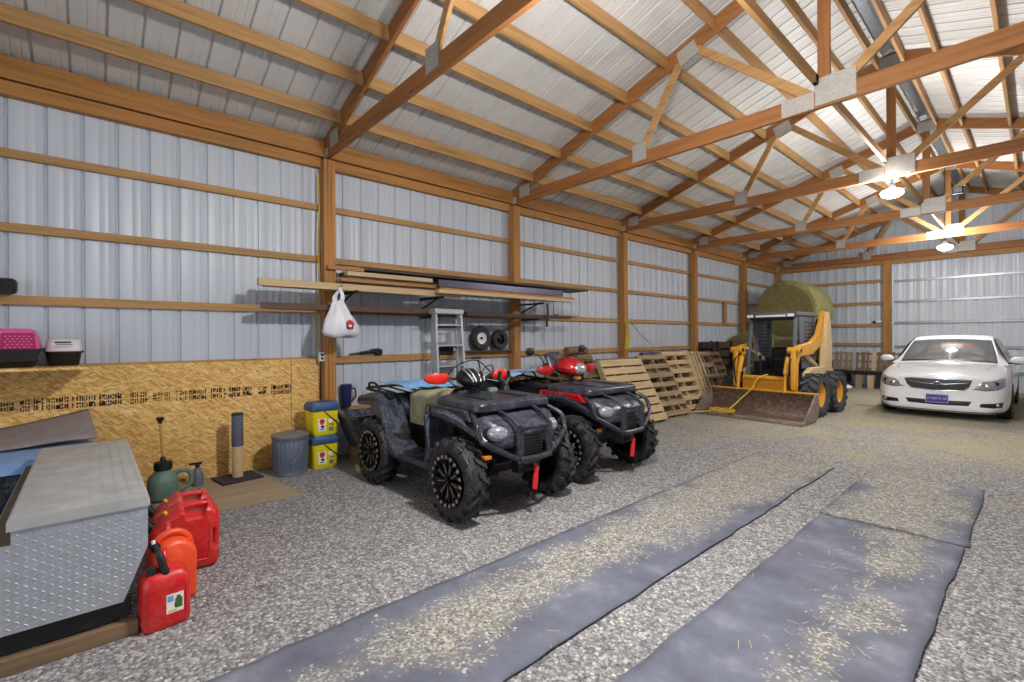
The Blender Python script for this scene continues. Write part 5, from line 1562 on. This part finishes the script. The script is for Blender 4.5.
# greenhouse: roof and pillars white, panes set in
GH = [ # y, half width at belt, z belt, half width top, z top
 (1.30,.70,.955),(2.05,.60,1.40)]
def ghpt(u, v):
    """u 0..1 along the profile windscreen base - roof - rear base, v -1..1 across"""
    prof = [(1.28,.952,.74),(1.62,1.17,.685),(1.98,1.372,.62),(2.30,1.462,.585),(2.75,1.485,.575),(3.2,1.455,.58),(3.6,1.36,.60),(3.98,1.18,.66),(4.28,1.045,.72)]
    s = u*(len(prof)-1); i = min(int(s), len(prof)-2); f = s-i
    a, c = prof[i], prof[i+1]; y, z, w = (a[j]*(1-f)+c[j]*f for j in range(3))
    return (v*w, y + .06*v*v*(1 if u < .5 else -1), z - .035*v*v)
b = MB(); n = 32; rings = []
R_ = []
for i in range(n+1):
    u = i/n; top = [ghpt(u, v/8) for v in range(-8, 9)]
    yb, zb = top[8][1], .94
    wl = .80 if True else 0
    R_.append([(-.83, top[0][1], min(.94, top[0][2]-.001))] + top + [(.83, top[-1][1], min(.94, top[-1][2]-.001))])
V = [[b.v(p) for p in r] for r in R_]
for i in range(n):
    for j in range(len(V[0])-1): b.f([V[i][j], V[i+1][j], V[i+1][j+1], V[i][j+1]])
b.build('roof', M['car_white'], K, smooth=40)
def pane(name, u0, u1, v0, v1, mt, off):
    b = MB()
    def P(u, v):
        p = Vector(ghpt(u0+(u1-u0)*u, v0+(v1-v0)*v)); q = Vector(ghpt(u0+(u1-u0)*u+.01, v0+(v1-v0)*v)); r = Vector(ghpt(u0+(u1-u0)*u, v0+(v1-v0)*v+.01))
        nn = (q-p).cross(r-p).normalized(); nn = nn if nn.z > 0 else -nn
        return p + nn*off
    b.grid(P, 10, 12); return b.build(name, mt, K, smooth=180)
pane('windscreen_surround', .015, .285, -.955, .955, M['black'], .003)
ws = pane('windscreen', .03, .27, -.925, .925, plain('screen_glass', (92,102,108), .06, 0, .2, 3, 0, 1), .007)
pane('rear_window', .74, .97, -.9, .9, M['black_gloss'], .005)
b = MB()
for s in (-1, 1):
    b.tube([(s*.50-.0, 1.30, .985), (s*.1, 1.335, 1.01)], .008, 5)
b.build('wipers', M['black'], K)
for s in (-1, 1):      # side windows
    b = MB()
    def side(y, z):
        k = max(0, min(1, (z-.94)/.48)); return s*(.832 - .215*k)
    P = [(1.62,.965),(2.05,1.33),(2.35,1.405),(2.72,1.42),(2.72,.965)]
    b.loft([[(side(y,z)+s*.004, y, z) for y, z in P], [(side(y,z)-s*.01, y, z) for y, z in P]]); b.build('side_window', M['black_gloss'], K)
    P = [(2.80,.965),(2.80,1.42),(3.15,1.40),(3.55,1.29),(3.85,.99),(3.8,.965)]; b = MB()
    b.loft([[(side(y,z)+s*.004, y, z) for y, z in P], [(side(y,z)-s*.01, y, z) for y, z in P]]); b.build('side_window', M['black_gloss'], K)
    b = MB(); b.M = Matrix.Translation((s*.96, 1.58, 1.0)) @ Matrix.Rotation(rad(-8*s), 4, 'Z'); b.ell((0,0,0), .115,.075,.075,16,10); mr = b.build('door_mirror', M['car_white'], K, smooth=60)
    b = MB(); b.bar((s*.82,1.60,.945),(s*.93,1.59,.965),.05,.03); b.build('mirror_arm', M['black'], mr)
    b = MB(); b.M = Matrix.Translation((s*.96, 1.585, .955)); b.ell((0,0,0), .09,.06,.03,14,8); b.build('mirror_skirt', M['black'], mr, smooth=60)
    for y in (2.3, 3.25):
        b = MB(); b.box(s*.905, s*.93, y+.2, y+.36, .80, .825); b.build('door_handle', M['car_white'], K, bevel=.006)
    for y in (.92, 3.67):
        b = MB(); x0, x1 = s*.70, s*.90
        b.lathe([(.20,-.10),(.23,-.108),(.29,-.105),(.318,-.085),(.322,0),(.318,.085),(.29,.105),(.23,.108),(.20,.10)], 36, 'X', closed=True)
        o = b.build('wheel', M['tyre'], K, smooth=40, loc=(s*.80, y, .322))
        b = MB(); b.lathe([(0,.05),(.05,.05),(.06,.03),(.19,.03),(.21,.09),(.215,.095),(.215,-.09),(0,-.09)], 30, 'X')
        for i in range(7): a = 2*PI*i/7; b.bar((.045,.05*math.cos(a),.05*math.sin(a)), (.075,.20*math.cos(a),.20*math.sin(a)), .045, .02, (1,0,0))
        rm = b.build('rim', M['alu'], o, smooth=40)
        if s < 0: rm.rotation_euler = (0, 0, PI)

# ---- end wall: flat trailer with crates, pallets standing on it
t = thing('flat_trailer', 'low black flat trailer standing along the end wall behind the sedan', 'trailer', (-3.38, 16.55, 0))
b = MB(); b.box(-.78,.78,-.35,.35,.40,.46); b.build('deck', M['dark_metal'], t, bevel=.008)
b = MB(); b.box(-.80,.80,-.37,-.34,.385,.475); b.build('side_rail', M['dark_metal'], t, bevel=.006)
for x in (-.55,.55):
    b = MB(); b.box(x-.22,x+.22,-.34,-.26,.08,.39); b.build('mudflap', M['black'], t, bevel=.01)
    b = MB(); b.lathe([(.0,-.08),(.22,-.08),(.24,-.05),(.24,.05),(.22,.08),(0,.08)], 24, 'Y', c=(x, .08, .24)); b.build('wheel', M['tyre'], t, smooth=40)
for i, (x, l, mt, z0) in enumerate(((-3.95,'grey slatted pallet on end at the left of the flat trailer','grey',.475),(-3.30,'brown slatted pallet on end in the middle of the flat trailer','old',.475),(-2.72,'slatted pallet on end behind the sedan mirror on the flat trailer','old',.475))):
    p = thing('wooden_pallet', l, 'pallet', (x, 16.62, z0), 0, 'pallets on the flat trailer', rot=(rad(-10), 0, 0))
    for q in range(3):
        b = MB(); b.box(-.29,.29,-.03,.03,.02+q*.22,.07+q*.22); b.build('stringer', M[mt+'X'], p)
    for q in range(5):
        b = MB(); b.box(-.28+q*.125,-.28+q*.125+.062+(.03 if q % 2 else 0),-.047,-.031,0,.53+.01*(q % 3)); b.build('deck_board', M['paleZ' if (q == 3 and i == 1) else mt+'Z'], p, bevel=.002)
for i, (x, w, lab) in enumerate(((-3.42,.16,'grey plank stood upright under the flat trailer, left of two'),(-3.15,.14,'tan plank stood upright under the flat trailer, right of two'))):
    b = MB(); b.box(x-w/2,x+w/2,16.14,16.165,.0,.37); o = b.build('loose_plank', M['greyZ' if i == 0 else 'paleZ'], bevel=.003); tag(o, lab, 'plank')
t = thing('plastic_bag_bundle', 'small white plastic bundle on the straw beside the loader wheel', 'bundle', (-3.52, 14.9, 0))
b = MB(); b.grid(lambda u, v: (.22*math.cos(u*2*PI)*math.sin(v*PI)*(1+.3*noise.noise((u*6, v*6, 1))), .15*math.sin(u*2*PI)*math.sin(v*PI)*(1+.3*noise.noise((math.cos(u*2*PI)*2, v*6, 2))), .11-.11*math.cos(v*PI)+.02*noise.noise((math.cos(u*6.28)*3, v*7, 3))*math.sin(v*PI)), 18, 10); b.build('film', M['bag'], t, smooth=180)
b = MB(); b.tube([(0,0,.21),(.02,0,.27)], [.03,.05], 8); b.build('knot', M['bag'], t, smooth=60)
t = thing('work_glove', 'white and black work glove lying on the end wall girt beside the post', 'glove', (-3.18, 17.345, 1.836))
b = MB(); b.ell((0,0,.05), .09,.04,.05,14,8); b.build('palm', M['white'], t, smooth=60)
b = MB(); b.ell((-.10,0,.04), .06,.035,.04,12,7); b.build('cuff', M['black'], t, smooth=60)
# short board nailed between the girts of the left wall
b = MB(); b.box(-5.904,-5.87,13.20,13.36,1.82,2.45); o = b.build('wall_cleat', M['firZ'], bevel=.003); tag(o, 'short upright board nailed between two girts of the left wall', 'board')

# ---- straw scattered over the ground (nobody could count it)
b = MB(); rnd = random.Random(11)
def dens(x, y):
    n = noise.noise((x*.7, y*.7, 3)) + .5*noise.noise((x*2, y*2, 5))
    return min(1, max(0, (y-4.2)/4.5))*.8 + n*.5 + (.25 if (-2.2 < x < -1.7 or -.95 < x < -.5) and y < 6 else 0)
cnt = 0
while cnt < 7000:
    x, y = rnd.uniform(-4.4, .6), rnd.uniform(1.2, 13.5)
    if rnd.random() > dens(x, y)*(.35 + .65*min(1, y/8)): continue
    if -2.2 < x < -.2 and y > 11: continue
    if -5 < x < -2.4 and 8.4 < y < 12: continue
    if x < -2.45 and y < 5.2: continue
    if x < -4.2: continue
    a = rnd.uniform(0, PI); l = rnd.uniform(.008, .03)*(1+.5*min(1, y/8)); w = .0012
    z = .006 if not (-2.5 < x < -1.42 and y < 6.28 or -1.33 < x < -.25 and y < 6.4) else .031
    dx, dy = math.cos(a)*l, math.sin(a)*l; px_, py_ = -math.sin(a)*w, math.cos(a)*w
    t0, t1 = z + rnd.uniform(0, .006), z + rnd.uniform(0, .012)
    b.f([b.v((x-dx-px_, y-dy-py_, t0)), b.v((x-dx+px_, y-dy+py_, t0)), b.v((x+dx+px_, y+dy+py_, t1)), b.v((x+dx-px_, y+dy-py_, t1))]); cnt += 1
tag(b.build('loose_straw', M['straw']), 'pale straw scattered over the gravel and mats', 'straw', kind='stuff')
